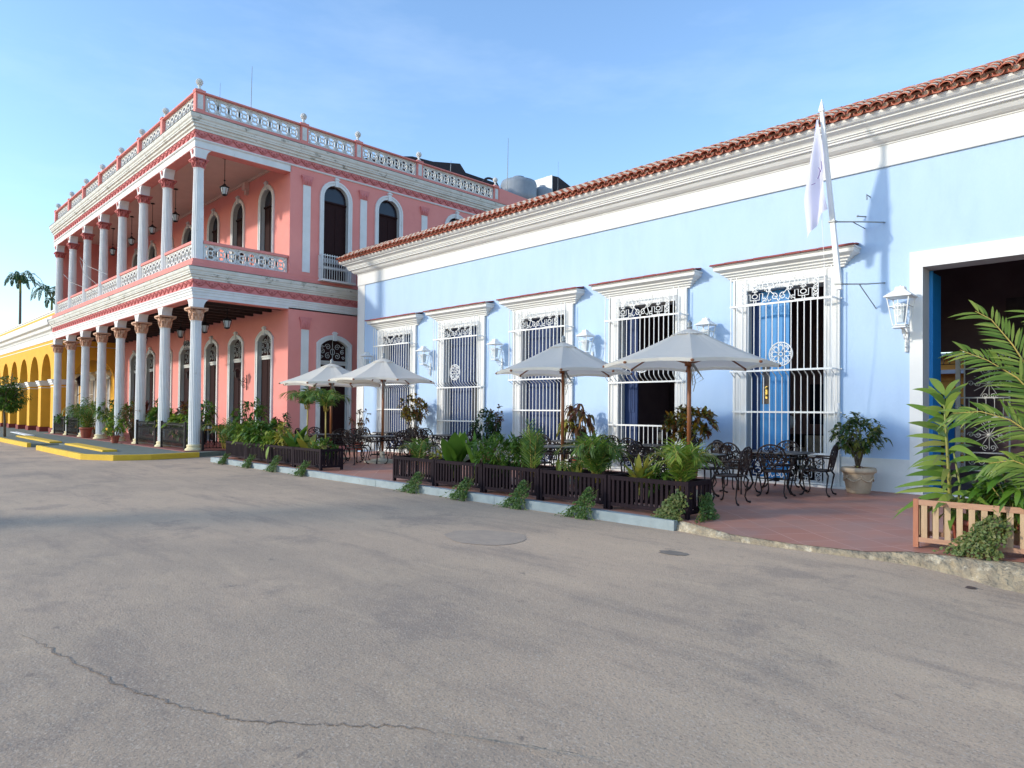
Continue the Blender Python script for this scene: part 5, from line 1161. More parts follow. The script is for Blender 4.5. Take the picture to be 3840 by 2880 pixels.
# potted ficus by the nearest window
pc = pot(.285, .46, 'potcream', label='cream urn-like pot with garland relief beside the entrance', garland=True); pc.location = (-4.52, 13.22, PZ)
bp_ = pot(.17, .30)
spots = [(-21.0, 13.15), (-17.9, 13.2), (-14.35, 13.1), (-11.05, 13.15), (-7.85, 13.1), (-30.3, 7.95), (-36.4, 8.35), (-1.85, 8.62), (-1.25, 8.65), (-24.5, 8.9), (-22.9, 9.6)]
plab = ['terracotta pot at the far left corner of the blue house', 'terracotta pot between the two farthest barred windows', 'terracotta pot behind the near planters, between the second and third farthest windows', 'terracotta pot against the wall behind the third parasol', 'terracotta pot against the wall between the two nearest windows',
        'terracotta pot standing on the pavement between the white columns', 'large red pots group on the pavement by the fifth column', 'terracotta pot inside the wooden planter, left one', 'terracotta pot inside the wooden planter, right one', 'terracotta pot behind the railing at the corner column', 'terracotta pot beside the passage at the corner of the pink building']
plab[6] = 'large red pot on the pavement by the fifth column'
for i, ((x, y), lb) in enumerate(zip(spots, plab)): place(bp_, i > 0, (x, y, PZ + .03 if x < -23 else (PZ + .01)), i, (1.6 if i in (6,) else 1.0), lb, 'terracotta pots')
# ================================================================== plants
def rnd_dir(rng, up=.0):
    while True:
        v = Vector((rng.uniform(-1, 1), rng.uniform(-1, 1), rng.uniform(-1, 1)))
        if .1 < v.length < 1: v.normalize(); v.z += up; return v.normalized()
def bush(seed, R, zc, tips, per, LL, WW, m_, cat='shrub', name='potted_shrub', droop=.35, base=.0, stemr=.012, stem='bark', hollow=.45, fold=.3, z0=None, up=.15):
    rng = random.Random(seed); t = thing(name, 'x', cat); f = MB(); s = MB(); z0 = base if z0 is None else z0
    for i in range(tips):
        d = rnd_dir(rng); k = rng.uniform(hollow, 1.0) ** .6 * rng.choice((.8, .9, 1, 1, 1.1))
        tip = Vector((d.x * R[0] * k, d.y * R[1] * k, zc + d.z * R[2] * k))
        if i % max(1, tips // 12) == 0: s.tube([(rng.uniform(-.03, .03), rng.uniform(-.03, .03), z0), (tip.x * .35, tip.y * .35, z0 + (tip.z - z0) * .55), tuple(tip)], [stemr, stemr * .7, stemr * .35], 5)
        ax = Vector((d.x, d.y, d.z * .6 + .35)).normalized(); off = rng.uniform(0, 6)
        a1 = ax.orthogonal().normalized(); a2 = ax.cross(a1)
        for j in range(per):
            a = off + 2.4 * j; dd = (a1 * cos(a) + a2 * sin(a)) * rng.uniform(.7, 1) + ax * rng.uniform(.1, .9) + Vector((0, 0, up))
            l = LL * rng.uniform(.6, 1.15); f.leaf(tip + ax * rng.uniform(-.05, .03), dd, l, WW * l / LL, (rng.uniform(-.4, .4), rng.uniform(-.4, .4), 1), droop * rng.uniform(.4, 1.4), 0, 4, fold)
    f.build('foliage', m_, t); s.build('stem', stem, t); return t
def frond(f, s, P, LLf, WW, rng, n=26, mi=0, rr=.012, tipk=.35, droop=.5, side=1.0, v=.5, nrm=(0, 0, 1)):
    """pinnate frond along the polyline P"""
    P = [Vector(p) for p in P]; segs = [(b - a).length for a, b in zip(P, P[1:])]; T_ = sum(segs)
    s.tube(P, [rr * (1 - .8 * i / (len(P) - 1)) for i in range(len(P))], 5)
    def at(t):
        d = t * T_
        for a, b, l in zip(P, P[1:], segs):
            if d <= l: return a + (b - a) * (d / l), (b - a).normalized()
            d -= l
        return P[-1], (P[-1] - P[-2]).normalized()
    for i in range(n):
        t = .16 + .84 * (i + rng.uniform(-.2, .2)) / n; p, d = at(min(t, 1)); L_ = LLf * (sin(pi * min(1, (t * .85 + .12))) ** .7 if t < .93 else tipk) * rng.uniform(.88, 1.08)
        sd_ = d.cross(Vector(nrm));  sd_ = sd_.normalized() if sd_.length > .05 else Vector((1, 0, 0)); upv = sd_.cross(d)
        for sg in (-1, 1):
            dd = d * (.75 + .5 * t) + sd_ * sg * side + upv * rng.uniform(-.05, v)
            f.leaf(p, dd, L_, WW * rng.uniform(.8, 1.1), upv, droop * rng.uniform(.6, 1.4), mi, 4, .35)
def palm_clump(seed, nf, H, spread, LLf, WW, m_='l_palm', stem='stemyel', nl=20, name='potted_palm', cat='palm', droop=.35, base=0., trunk=None):
    rng = random.Random(seed); t = thing(name, 'x', cat); f = MB(); s = MB()
    for i in range(nf):
        a = 2.4 * i + rng.uniform(-.4, .4); k = rng.uniform(.25, 1.); h = H * rng.uniform(.7, 1.0) * (1.05 - .3 * k); r = spread * k; o = Vector((rng.uniform(-.05, .05), rng.uniform(-.05, .05), base))
        d = Vector((cos(a), sin(a), 0)); zt = h
        P = [o, o + d * r * .12 + Vector((0, 0, zt * .35)), o + d * r * .38 + Vector((0, 0, zt * .72)), o + d * r * .72 + Vector((0, 0, zt * .95)), o + d * r * 1.05 + Vector((0, 0, zt * .90)), o + d * r * 1.25 + Vector((0, 0, zt * .74))]
        frond(f, s, P, LLf, WW, rng, nl, 0, .010, droop=droop)
    f.build('foliage', m_, t); s.build('stem', stem, t)
    if trunk:
        m = MB(); m.tube(trunk, .022, 6); m.build('trunk', 'stemyel', t)
    return t
def rosette_plant(seed, n, LL, WW, m_, name, cat, upr=(.35, .95), droop=.35, base=0., seg=6, fold=.25, petiole=.0, shape=0):
    rng = random.Random(seed); t = thing(name, 'x', cat); f = MB(); s = MB()
    for i in range(n):
        a = 2.4 * i + rng.uniform(-.3, .3); e = rng.uniform(*upr); d = Vector((cos(a) * cos(e * pi / 2), sin(a) * cos(e * pi / 2), sin(e * pi / 2))); l = LL * rng.uniform(.65, 1.1)
        o = Vector((.02 * cos(a), .02 * sin(a), base)); p = o + d * petiole * l
        if petiole: s.tube([o, p], .008, 4)
        f.leaf(p, d, l, WW * l / LL, (0, 0, 1) if abs(d.z) < .97 else (cos(a), sin(a), .3), droop * rng.uniform(.5, 1.4), 0, seg, fold, shape)
    s.tube([(0, 0, base - .12), (0, 0, base + .03)], .02, 5); f.build('foliage', m_, t); s.build('stem', 'stemgreen', t); return t
def vine(seed, wtop, wbot, H, n, m_, lf=.05):
    """creeper hanging down over a kerb; origin on the ground at the kerb face, y negative is out"""
    rng = random.Random(seed); t = thing('creeper', 'x', 'creeper'); f = MB(); s = MB(); lean = -.12
    for k in range(17):
        x0 = rng.uniform(-.5, .5) * wtop + .10; x1 = rng.uniform(-.5, .5) * wbot - .06; pts = []; h_ = H * rng.uniform(.75, 1.0)
        for q in range(7):
            tt = q / 6; pts.append((x0 + (x1 - x0) * tt + rng.uniform(-.03, .03), .06 - .13 * tt - .04 * sin(pi * tt) + rng.uniform(-.02, .02), h_ * (1 - tt) + .015))
        s.tube(pts, .004, 3)
    for k in range(9):   # stray runners
        x1 = rng.uniform(-.75, .75) * wbot - .08; z1 = rng.uniform(.02, .12); P_ = [(rng.uniform(-.1, .1) + .05, -.02, H * rng.uniform(.4, .9)), (x1 * .6, -.09, H * .3 + z1), (x1, -.12, z1), (x1 * 1.25, -.15 - rng.random() * .08, .012)]
        s.tube(P_, .003, 3)
        for q in range(16):
            u = rng.random() * 2.99; i_ = int(u); w_ = u - i_; p0, p1 = P_[i_], P_[i_ + 1]; a = rng.uniform(0, 6.28); f.leaf(tuple(p0[c_] + (p1[c_] - p0[c_]) * w_ for c_ in range(3)), (cos(a), -abs(sin(a)) * .5, rng.uniform(-.5, .6)), lf * rng.uniform(.6, 1.2), lf * .55, (0, -1, .6), .2, 0, 3, .2)
    for i in range(n):
        tt = rng.random() ** .8; w_ = wtop + (wbot - wtop) * tt; edge_ = rng.uniform(-.5, .5); x = .10 * (1 - tt) - .06 * tt + edge_ * w_ * (1 + .15 * sin(tt * 17 + seed)); z = H * (1 - tt) * (1 - .9 * abs(edge_) ** 1.5) + .02
        y = .05 - .16 * tt - .09 * (1 - abs(edge_) * 1.6) * rng.random() - .02 * rng.random()
        a = rng.uniform(0, 2 * pi); d = (cos(a) * .8, -abs(sin(a)) * .6 - .1, rng.uniform(-.6, .5)); l = lf * rng.uniform(.6, 1.3); f.leaf((x, y, z), d, l, l * .62, (rng.uniform(-.6, .6), -1, .5), .2, 0, 3, .2)
    f.build('foliage', m_, t); s.build('stem', 'stemgreen', t); return t

# wall shrubs ---------------------------------------------------------------
def put(t, x, y, z, label, rz=0., s=1.0, group=None): t.location = (x, y, z); t.rotation_euler = (0, 0, rz); t.scale = (s,) * 3; t['label'] = label; 
b = bush(1, (.50, .42, .42), 1.28, 95, 9, .15, .055, 'l_croton', name='croton_shrub', base=.0, stemr=.016); put(b, -17.9, 13.2, .35, 'tall red and yellow croton bush between the two farthest barred windows')
b = bush(2, (.60, .42, .40), .96, 105, 9, .17, .062, 'l_croton', name='croton_shrub', stemr=.016); put(b, -7.88, 13.1, .37, 'bushy yellow and bronze croton between the two nearest barred windows')
b = bush(3, (.46, .40, .50), .72, 80, 8, .14, .06, 'l_dark', name='green_shrub'); put(b, -14.35, 13.1, .37, 'dense green shrub against the wall left of the middle window')
b = bush(31, (.25, .25, .3), 1.0, 22, 8, .13, .05, 'l_crotond', name='croton_shrub'); put(b, -14.2, 13.3, .4, 'small reddish croton rising above the dense green shrub')
b = bush(4, (.40, .30, .42), 1.05, 22, 8, .22, .075, 'l_crotond', name='croton_shrub', droop=1.3, up=-.1, hollow=.3); put(b, -11.05, 13.15, .37, 'gappy dark croton with drooping leaves beside the third parasol pole')
b = bush(41, (.22, .2, .16), .85, 9, 8, .18, .06, 'l_yel', name='croton_shrub', droop=.8); put(b, -11.25, 12.95, .37, 'small lime-yellow croton low beside the third parasol pole')
b = bush(5, (.34, .30, .26), .92, 22, 7, .13, .05, 'l_crotond', name='croton_shrub', hollow=.7); put(b, -21.0, 13.15, .37, 'sparse dark-leaved croton at the far left corner of the blue house')
b = bush(6, (.46, .40, .36), .62, 120, 8, .115, .055, 'l_ficus', name='ficus_shrub', droop=.5, fold=.15); put(b, -4.52, 13.22, .56, 'round glossy ficus growing from the cream pot by the entrance')
b = rosette_plant(61, 34, .14, .04, 'l_red', 'red_ground_plant', 'plant', (.0, .5), .6); put(b, -4.52, 13.18, .585, 'dark red low plant around the foot of the ficus in the cream pot')

# near planters ---------------------------------------------------------------
def areca(seed, **k): return palm_clump(seed, **k)
Yp = 8.36; Zp = .46
L_near = []
pA = palm_clump(11, 9, .62, .34, .30, .020, 'l_palm', nl=15); put(pA, -11.15, Yp, Zp, 'small yellowish palm at the left end of the near planter row')
pB = rosette_plant(12, 15, .98, .31, 'l_big', 'bird_nest_plant', 'plant', (.45, .95), .18, seg=7, fold=.35); put(pB, -10.05, Yp, Zp - .06, 'broad-leaved bright green plant in the near planters, left of centre')
pB2 = rosette_plant(121, 5, .85, .09, 'l_big', 'bird_nest_plant', 'plant', (.55, .85), .12, seg=6, fold=.5); put(pB2, -9.5, Yp + .05, Zp, 'slender upright leaves just right of the broad-leaved plant')
pB3 = bush(122, (.15, .12, .1), .2, 8, 6, .14, .06, 'l_yel', name='croton_shrub'); put(pB3, -10.6, Yp, Zp, 'small orange and yellow croton tucked left of the broad-leaved plant')
pC = bush(13, (.60, .34, .32), .34, 120, 12, .15, .030, 'l_green', name='feathery_shrub', cat='shrub', droop=.25, fold=.2, up=.35, stem='stemgreen', hollow=.35); put(pC, -8.75, Yp, Zp, 'spreading feathery green shrub spilling over the middle near planter')
pC2 = bush(131, (.22, .14, .22), .34, 22, 9, .16, .03, 'l_green', name='feathery_shrub', cat='shrub', droop=.5, stem='stemgreen'); put(pC2, -8.3, Yp + .1, Zp + .08, 'upright green tuft at the right of the feathery shrub')
pD = palm_clump(14, 7, 1.04, .12, .30, .018, 'l_palm', nl=17, droop=.12); put(pD, -7.98, Yp, Zp, 'slim upright palm rising from the near planters before the middle window')
pE = rosette_plant(15, 3, .34, .09, 'l_yel', 'spear_leaf_plant', 'plant', (.85, .98), .02, fold=.4); put(pE, -7.38, Yp, Zp, 'single pale spear-like leaf standing in the near planters')
pE2 = rosette_plant(151, 7, .26, .06, 'l_yel', 'spear_leaf_plant', 'plant', (.55, .95), .1, fold=.4); put(pE2, -6.98, Yp - .06, Zp, 'cluster of short yellowing spear leaves in the near planters')
pF = palm_clump(16, 18, .86, .52, .36, .019, 'l_palm', nl=21, droop=.3); put(pF, -6.62, Yp, Zp, 'full feathery palm in the near planters below the second nearest window')
pF2 = palm_clump(161, 8, .40, .34, .2, .016, 'l_palm', nl=14); put(pF2, -7.2, Yp + .15, Zp, 'low wispy palm behind the spear leaves')
pG = rosette_plant(17, 34, .40, .085, 'l_yel', 'striped_leaf_plant', 'plant', (.35, .98), .25, fold=.3, petiole=.35); put(pG, -5.85, Yp, Zp, 'yellow and green leafy clump in the near planters, left of the nearest parasol pole')
pG2 = bush(171, (.28, .14, .14), .14, 34, 8, .12, .045, 'l_green', name='green_shrub', stem='stemgreen'); put(pG2, -5.62, Yp + .05, Zp, 'dark green leaf mass at the foot of the yellow-green clump')
pH = palm_clump(18, 14, .80, .46, .34, .020, 'l_lime', nl=20, droop=.3); put(pH, -5.16, Yp, Zp, 'bright green palm at the right end of the near planters')
# far planters
far = [
 (palm_clump(21, 12, .70, .55, .36, .026, 'l_green', nl=16, droop=.5), -19.7, 'wide dark palm at the left end of the far planter row'),
 (bush(22, (.50, .26, .34), .34, 60, 9, .22, .06, 'l_lime', name='green_shrub', stem='stemgreen'), -19.2, 'light green leafy shrub at the left of the far planters'),
 (rosette_plant(23, 16, .74, .15, 'l_green', 'dracaena_plant', 'plant', (.3, .9), .45, fold=.4), -18.6, 'strappy green plant in the second far planter'),
 (bush(24, (.46, .24, .38), .40, 60, 9, .24, .065, 'l_green', name='green_shrub', stem='stemgreen'), -18.1, 'large dark green shrub in the far planters, left of centre'),
 (bush(25, (.40, .24, .26), .25, 60, 9, .17, .05, 'l_lime', name='green_shrub', stem='stemgreen'), -17.35, 'bright green shrub in the middle of the far planters'),
 (bush(26, (.30, .24, .36), .36, 34, 8, .18, .05, 'l_yel', name='croton_shrub', stem='stemgreen'), -16.85, 'yellow-green croton in the third far planter'),
 (rosette_plant(27, 9, .82, .24, 'l_big', 'bird_nest_plant', 'plant', (.4, .9), .2, seg=7, fold=.35), -16.2, 'broad upright leaves in the far planters, right of centre'),
 (rosette_plant(271, 5, .72, .22, 'l_yel', 'bird_nest_plant', 'plant', (.45, .9), .15, seg=7, fold=.35), -15.75, 'large yellow and green leaves near the right of the far planters'),
 (rosette_plant(28, 13, .60, .13, 'l_lime', 'broad_strap_plant', 'plant', (.2, .9), .3, fold=.3), -15.2, 'fan of lime strap leaves at the right end of the far planters'),
 (bush(29, (.3, .2, .2), .2, 30, 8, .14, .045, 'l_green', name='green_shrub', stem='stemgreen'), -14.85, 'small dark green shrub at the corner of the far planters')]
for t, x, lb in far: put(t, x, Yp + random.uniform(-.05, .08), Zp, lb, random.uniform(0, 3))
t = palm_clump(30, 9, .75, .62, .42, .03, 'l_palm', nl=18, droop=.55, trunk=[(0, 0, -1.1), (.02, 0, .1)]); put(t, -17.55, 9.35, 1.55, 'tall palm with arching fronds under the edge of the farthest parasol')
t = palm_clump(301, 8, .7, .60, .40, .03, 'l_palm', nl=18, droop=.6, trunk=[(0, 0, -1.1), (-.02, 0, .1)]); put(t, -16.45, 9.3, 1.50, 'arching green palm right of the farthest parasol pole')
t = bush(302, (.18, .15, .35), .5, 16, 6, .16, .05, 'l_dark', name='thin_stemmed_shrub', stemr=.012); put(t, -18.15, 9.0, .6, 'thin upright shrub rising above the far planters')
t = bush(303, (.28, .2, .22), .5, 34, 8, .15, .055, 'l_red', name='red_leaf_shrub'); put(t, -18.9, 9.1, .55, 'dark red leaved shrub behind the far planters')
t = rosette_plant(304, 4, .30, .16, 'l_lime', 'fallen_leaf', 'leaf', (.0, .1), .9); 
for ch in list(t.children): bpy.data.objects.remove(ch)
lf = MB(); lf.leaf((-17.05, 8.03, .60), (.1, -.25, -1), .36, .15, (0, -1, 0), 0, 0, 6, .3); q_ = lf.build('blade', 'l_lime', None, (-17.05, 8.03, .6)); q_.parent = t; q_.location = (0, 0, 0); put(t, -17.05, 8.03, .6, 'large lime leaf hanging down the front of the far black planters'); t['category'] = 'leaf'; t.name = 'hanging_leaf'

# creepers
v1, v2 = vine(51, .20, .46, .42, 520, 'l_vine', .040), vine(52, .24, .54, .46, 640, 'l_vine', .040)
vx = [(-19.35, .9, 'pale wispy creeper on the kerb at the left end of the far planters', 0), (-17.75, .95, 'green creeper draped over the kerb, second from the left', 0), (-16.3, 1.05, 'green creeper draped over the kerb, third from the left', 1), (-14.85, 1.0, 'green creeper draped over the kerb at the right end of the far planters', 0),
      (-10.55, 1.0, 'green creeper over the kerb at the first near planter', 1), (-9.15, 1.0, 'green creeper over the kerb at the second near planter', 0), (-7.78, 1.05, 'green creeper over the kerb at the third near planter', 1), (-6.45, 1.02, 'green creeper over the kerb at the fourth near planter', 1)]
us = [False, False]
for x, s, lb, k in vx: place((v1, v2)[k], us[k], (x, 7.86, 0), 0, (s * random.uniform(.8, .95), 1, s * random.uniform(.8, 1.0)), lb, 'creepers hanging over the blue kerb'); us[k] = True
v3 = vine(53, .40, .42, .46, 420, 'l_vineolive', .055); put(v3, -5.08, 8.07, .12, 'ivy-like creeper climbing the front corner of the last black planter', 0, .85)
v4 = vine(54, .40, .5, .42, 420, 'l_vine', .05); put(v4, -4.83, 8.36, .12, 'dark creeper on the end face of the last black planter', radians(90), .8)
v5 = vine(55, .30, .40, .42, 620, 'l_vineolive', .042); v5.scale = (.9, 1, 1); put(v5, -1.66, 8.34, .115, 'olive creeper growing over the slats of the wooden planter')

# wooden planter plants: corn plant and areca palm
def corn_plant():
    rng = random.Random(70); t = thing('corn_plant', 'tall corn plant with drooping strap leaves in the wooden planter', 'plant', (-2.0, 8.62, .3)); f = MB(); s = MB()
    sp_ = [(-2.0, 8.62, .30), (-2.02, 8.60, .9), (-2.04, 8.58, 1.35), (-2.06, 8.57, 1.72)]; s.tube(sp_, [.02, .018, .014, .008], 7); s.tube([(-1.96, 8.64, .3), (-1.93, 8.66, .8), (-1.98, 8.62, 1.15)], [.014, .012, .01], 6)
    for i in range(46):
        tt = i / 45; z = .55 + 1.2 * tt; a = 2.4 * i + .6 + rng.uniform(-.5, .5); el = .15 + .95 * tt ** 2 + rng.uniform(-.2, .2); x0, y0 = -2.0 - .05 * tt, 8.62 - .05 * tt
        # leaves fan mostly towards the street and to the left
        d = Vector((cos(a) * 1.0 - .35, sin(a) * .8 - .12, el)); L_ = (.54 - .14 * tt) * rng.uniform(.7, 1.15)
        f.leaf((x0, y0, z), d, L_, rng.uniform(.06, .085), (rng.uniform(-.3, .3), -1, .75), .42 * (1 - .5 * tt) * rng.uniform(.3, 1.9), 0, 8, .45)
    for i in range(9): a = 2.4 * i; f.leaf((-1.97, 8.63, .45 + .03 * i), (cos(a), sin(a), .3), .34, .09, (0, -1, .8), .8, 0, 7, .35)
    f.build('foliage', 'l_lime2', t); s.build('stem', 'stemgreen', t)
M['l_lime2'] = leafmat('leaf_corn_plant', [(.07, .15, .02), (.14, .23, .03), (.25, .31, .06), (.09, .17, .02), (.30, .27, .08)], rough=.35, trans=.3)
corn_plant()
rng = random.Random(80)
t = thing('areca_palm', 'large areca palm with long arching fronds entering from the right edge', 'palm', (-.95, 8.65, .2)); f = MB(); s = MB()
A_ = Vector((-1.0, 8.62, .55))
def fr(P, LLf, WW, n, dr=.25, rr=.014, v=.4): frond(f, s, P, LLf, WW, rng, n, 0, rr, droop=dr, v=v * .6, tipk=.6, side=.8, nrm=(.15, -.85, .5))
fr([A_, (-1.05, 8.5, 1.3), (-1.22, 8.45, 1.85), (-1.42, 8.42, 2.25), (-1.60, 8.42, 2.52), (-1.74, 8.42, 2.62)], .46, .030, 40, .25)
fr([A_, (-1.02, 8.45, 1.15), (-1.15, 8.4, 1.62), (-1.38, 8.38, 1.92), (-1.62, 8.36, 2.10), (-1.86, 8.35, 2.22)], .42, .030, 36, .25)
fr([A_, (-1.05, 8.4, 1.0), (-1.2, 8.32, 1.32), (-1.42, 8.28, 1.50), (-1.66, 8.26, 1.58), (-1.90, 8.26, 1.56)], .36, .028, 36, .3)
fr([A_, (-1.1, 8.4, .8), (-1.22, 8.35, 1.02), (-1.40, 8.3, 1.10), (-1.60, 8.3, 1.06)], .34, .034, 24, .4)
fr([A_, (-.95, 8.5, 1.4), (-1.0, 8.48, 2.0), (-1.12, 8.46, 2.4), (-1.3, 8.45, 2.6)], .44, .03, 32, .25)
fr([A_, (-.9, 8.7, 1.4), (-.7, 8.75, 2.0), (-.4, 8.8, 2.4), (0, 8.8, 2.5)], .45, .04, 24, .3)
fr([A_, (-1.0, 8.9, 1.2), (-1.0, 9.2, 1.7), (-.95, 9.6, 2.0)], .45, .04, 20, .3)
for k in range(5): s.tube([(-1.0 + .05 * k, 8.62, .2), (-1.0 + .03 * k, 8.6, .8), (-1.0, 8.58, 1.2)], .016, 6)
f.build('foliage', 'l_areca', t) if False else None
M['l_areca'] = leafmat('leaf_areca', [(.08, .15, .02), (.14, .22, .035), (.26, .32, .06)], rough=.35, trans=.35)
f.build('foliage', 'l_areca', t); s.build('stem', 'stemyel', t)
t = bush(81, (.36, .18, .24), .50, 24, 7, .24, .075, 'l_big', name='broad_leaf_shrub', droop=.5, stem='stemgreen'); put(t, -1.45, 8.60, .35, 'bright broad-leaved shrub low in the wooden planter under the palm')
t = bush(82, (.36, .16, .08), .34, 34, 7, .07, .03, 'l_vine', name='low_green_plant', stem='stemgreen'); put(t, -1.55, 8.55, .30, 'small-leaved ground plant along the rim of the wooden planter')
t = rosette_plant(83, 7, .42, .03, 'l_lime', 'grassy_tuft', 'plant', (.3, .7), .5); put(t, -1.72, 8.6, .62, 'thin arching grassy blades in the wooden planter')
# arcade plants behind the railings and on the pavement
arc_pl = [
 (-24.5, 8.95, bush(90, (.35, .3, .40), .75, 40, 7, .15, .05, 'l_green', name='green_shrub'), 'green shrub behind the railing by the corner column'),
 (-23.0, 9.3, palm_clump(91, 10, 1.0, .5, .3, .02, 'l_green', nl=14), 'slender green palm at the corner beside the black planters'),
 (-25.6, 8.9, bush(92, (.5, .3, .36), .62, 44, 8, .22, .09, 'l_lime', name='philodendron', cat='plant'), 'lime and green philodendron behind the railing of the first bay'),
 (-27.9, 8.9, bush(93, (.55, .3, .34), .75, 44, 8, .24, .10, 'l_green', name='philodendron', cat='plant'), 'broad green philodendron behind the railing of the second bay'),
 (-28.3, 8.9, palm_clump(94, 8, 1.4, .35, .3, .025, 'l_green', nl=14), 'upright palm rising above the second bay railing'),
 (-27.1, 8.85, bush(941, (.3, .25, .2), .7, 20, 8, .18, .06, 'l_yel', name='croton_shrub'), 'yellow croton beside the third column'),
 (-30.3, 8.6, bush(95, (.4, .35, .5), 1.0, 36, 7, .18, .03, 'l_crotond', name='croton_shrub', droop=.8), 'feathery brown-red croton between the third and fourth columns'),
 (-30.3, 7.95, bush(96, (.42, .35, .30), .50, 46, 8, .13, .055, 'l_lime', name='green_shrub'), 'bright green shrub in the terracotta pot on the pavement'),
 (-29.6, 8.8, rosette_plant(97, 14, .7, .09, 'l_red', 'red_cordyline', 'plant', (.3, .9), .3, base=.9), 'dark red cordyline beside the third column'),
 (-33.3, 8.8, palm_clump(98, 12, 1.5, .8, .42, .03, 'l_green', nl=16, droop=.5), 'dark arching palm between the fourth and fifth columns'),
 (-32.6, 9.2, bush(981, (.5, .4, .4), .8, 36, 8, .2, .06, 'l_croton', name='croton_shrub'), 'orange croton deep between the fourth and fifth columns'),
 (-36.4, 8.35, palm_clump(99, 16, 1.7, .95, .42, .028, 'l_palm', nl=18, droop=.5), 'big light green palm in the red pot by the fifth column'),
 (-38.9, 8.8, palm_clump(100, 10, 1.5, .7, .4, .028, 'l_palm', nl=16, droop=.4), 'palm between the sixth and seventh columns'),
 (-38.6, 8.9, bush(101, (.4, .3, .6), 1.1, 26, 7, .15, .04, 'l_lime', name='thin_stemmed_shrub'), 'tall thin-leaved shrub near the seventh column'),
 (-25.1, 9.25, bush(103, (.40, .3, .42), .95, 40, 8, .2, .06, 'l_green', name='green_shrub'), 'leafy green shrub just behind the corner column'),
 (-26.5, 9.3, bush(104, (.5, .3, .35), 1.0, 40, 8, .2, .06, 'l_crotond', name='croton_shrub'), 'bronze-leaved croton behind the second column'),
 (-29.0, 9.2, bush(105, (.5, .35, .45), .95, 46, 8, .2, .06, 'l_lime', name='green_shrub'), 'yellow-green shrub behind the third column railing'),
 (-31.6, 8.9, bush(106, (.5, .35, .45), .85, 46, 8, .2, .06, 'l_green', name='green_shrub'), 'full green shrub behind the fourth column'),
 (-34.6, 8.9, bush(107, (.6, .35, .50), .95, 46, 8, .22, .06, 'l_green', name='green_shrub'), 'full dark green shrub beside the fifth column'),
 (-37.4, 8.95, bush(108, (.5, .35, .50), .85, 40, 8, .2, .06, 'l_lime', name='green_shrub'), 'light green shrub beside the sixth column'),
 (-40.2, 8.9, bush(109, (.6, .35, .45), .85, 40, 8, .2, .06, 'l_green', name='green_shrub'), 'green shrub beside the seventh column railing'),
 (-23.2, 10.2, bush(110, (.4, .5, .5), .95, 50, 8, .2, .06, 'l_green', name='green_shrub'), 'leafy shrub at the passage behind the left end of the black planters'),
 (-42.0, 8.9, bush(102, (.6, .4, .3), .7, 34, 8, .2, .07, 'l_green', name='green_shrub'), 'green shrub at the far end of the arcade by the last column')]
for x, y, t, lb in arc_pl: put(t, x, y, .22, lb, random.uniform(0, 3), 1.2)
# street tree at the left edge
rng = random.Random(120)
t = thing('street_tree', 'small round-crowned street tree at the left edge of the picture', 'tree', (-39.85, 5.81, .14)); s = MB(); f = MB()
s.tube([(-39.85, 5.81, .1), (-39.9, 5.8, .9), (-39.87, 5.75, 1.6), (-39.95, 5.7, 2.2)], [.06, .05, .045, .03], 7)
for k in range(9):
    a = 2.4 * k; s.tube([(-39.87, 5.75, 1.3 + .08 * k), (-39.87 + .5 * cos(a), 5.75 + .5 * sin(a), 1.8 + .1 * k), (-39.95 + .7 * cos(a), 5.75 + .7 * sin(a), 2.0 + .14 * k)], [.03, .02, .01], 5)
cl_ = [(rng.uniform(-1, 1), rng.uniform(-1, 1), rng.uniform(-.8, .85)) for _ in range(26)]
for c in cl_:
    for j in range(150):
        d = rnd_dir(rng); p_ = Vector((-40.05 + c[0] * .66 + d.x * .36 * rng.random(), 5.75 + c[1] * .66 + d.y * .36, 2.12 + c[2] * .70 + d.z * .30)); f.leaf(p_, d + Vector((0, 0, -.1)), .13, .06, (0, 0, 1), .3, 0, 3, .2)
f.build('crown', 'l_green', t); s.build('trunk', 'bark', t)
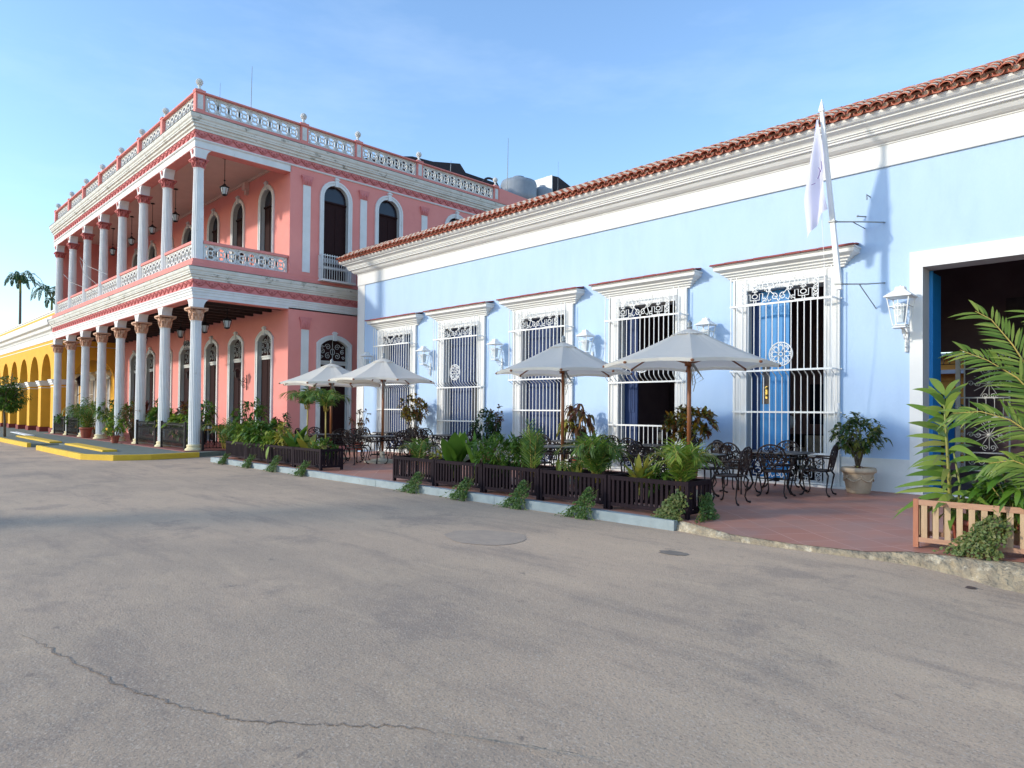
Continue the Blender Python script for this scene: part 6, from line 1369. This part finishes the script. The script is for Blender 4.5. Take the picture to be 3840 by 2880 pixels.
def royal(x, y, zc, R, seed, lean, lb):
    rng = random.Random(seed); t = thing('royal_palm', lb, 'palm', (x, y, 0), 0, 'royal palms behind the ochre building'); s = MB(); f = MB(); st2 = MB()
    s.tube([(x, y, 0), (x + .1, y, zc * .5), (x + lean, y, zc - 1.2)], [.17, .16, .12], 8); s.build('trunk', 'bark', t)
    st2.tube([(x + lean, y, zc - 1.3), (x + lean, y, zc)], [.13, .09], 8)
    for i in range(14):
        a = 2.4 * i; e = rng.uniform(-.3, 1.7); d = Vector((cos(a), sin(a), 0)); o = Vector((x + lean, y, zc - .2)); wind = Vector((0, .25, 0))
        P = [o, o + d * R * .3 + Vector((0, 0, R * .35 * e + .15)), o + d * R * .62 + wind * .4 + Vector((0, 0, R * .45 * e + .1)), o + d * R * .92 + wind + Vector((0, 0, R * (.35 * e - .12))), o + d * R * 1.1 + wind * 1.6 + Vector((0, 0, R * (.2 * e - .35)))]
        frond(f, st2, P, .42, .08, rng, 30, 0, .035, droop=.5, v=.6)
    f.build('crown', 'l_palmfar', t); st2.build('crownshaft', 'stemgreen', t)
royal(-95, 15.05, 15.8, 1.75, 5, -.2, 'slim royal palm with full crown, left one of the two far palms'); royal(-95, 18.1, 14.4, 2.3, 9, -.2, 'wind-blown royal palm half hidden behind the pink building corner')
# plants in the courtyard behind the doorway
t = bush(130, (.55, .4, .5), 1.75, 24, 7, .36, .12, 'l_dark', name='courtyard_plant', cat='plant', droop=.8, stemr=.02); put(t, -5.0, 20.5, .1, 'dark potted plant silhouetted in the courtyard beyond the doorway')
# unseen tree left of the frame, added to cast soft shade on wall and terrace
def unseen_shade_tree(x, y, h, R, seed, lb, nL=2600):
    rng = random.Random(seed); t = thing('unseen_shade_tree', lb, 'tree', (x, y, 0), 0, 'unseen trees added for shade'); s = MB(); f = MB()
    s.tube([(x, y, 0), (x + .1, y, h * .3), (x, y + .1, h * .6)], [.13, .12, .09], 7)
    cl_ = []
    for k in range(16):
        d = rnd_dir(rng, .1); c = Vector((x + d.x * R * .75, y + d.y * R * .75, h * .78 + d.z * h * .16)); cl_.append(c); s.tube([(x, y, h * .35), tuple((Vector((x, y, h * .5)) + c) / 2), tuple(c)], [.05, .035, .02], 5)
    for j in range(nL):
        c = rng.choice(cl_); d = rnd_dir(rng); f.leaf(c + d * R * .42 * rng.random() ** .4, rnd_dir(rng), .42, .22, (0, 0, 1), .2, 0, 3)
    f.build('crown', 'l_green', t); s.build('trunk', 'bark', t)
unseen_shade_tree(-19.0, -12.0, 13.6, 4.6, 201, 'unseen spreading tree left of the camera, added to shade the terrace', 1050)
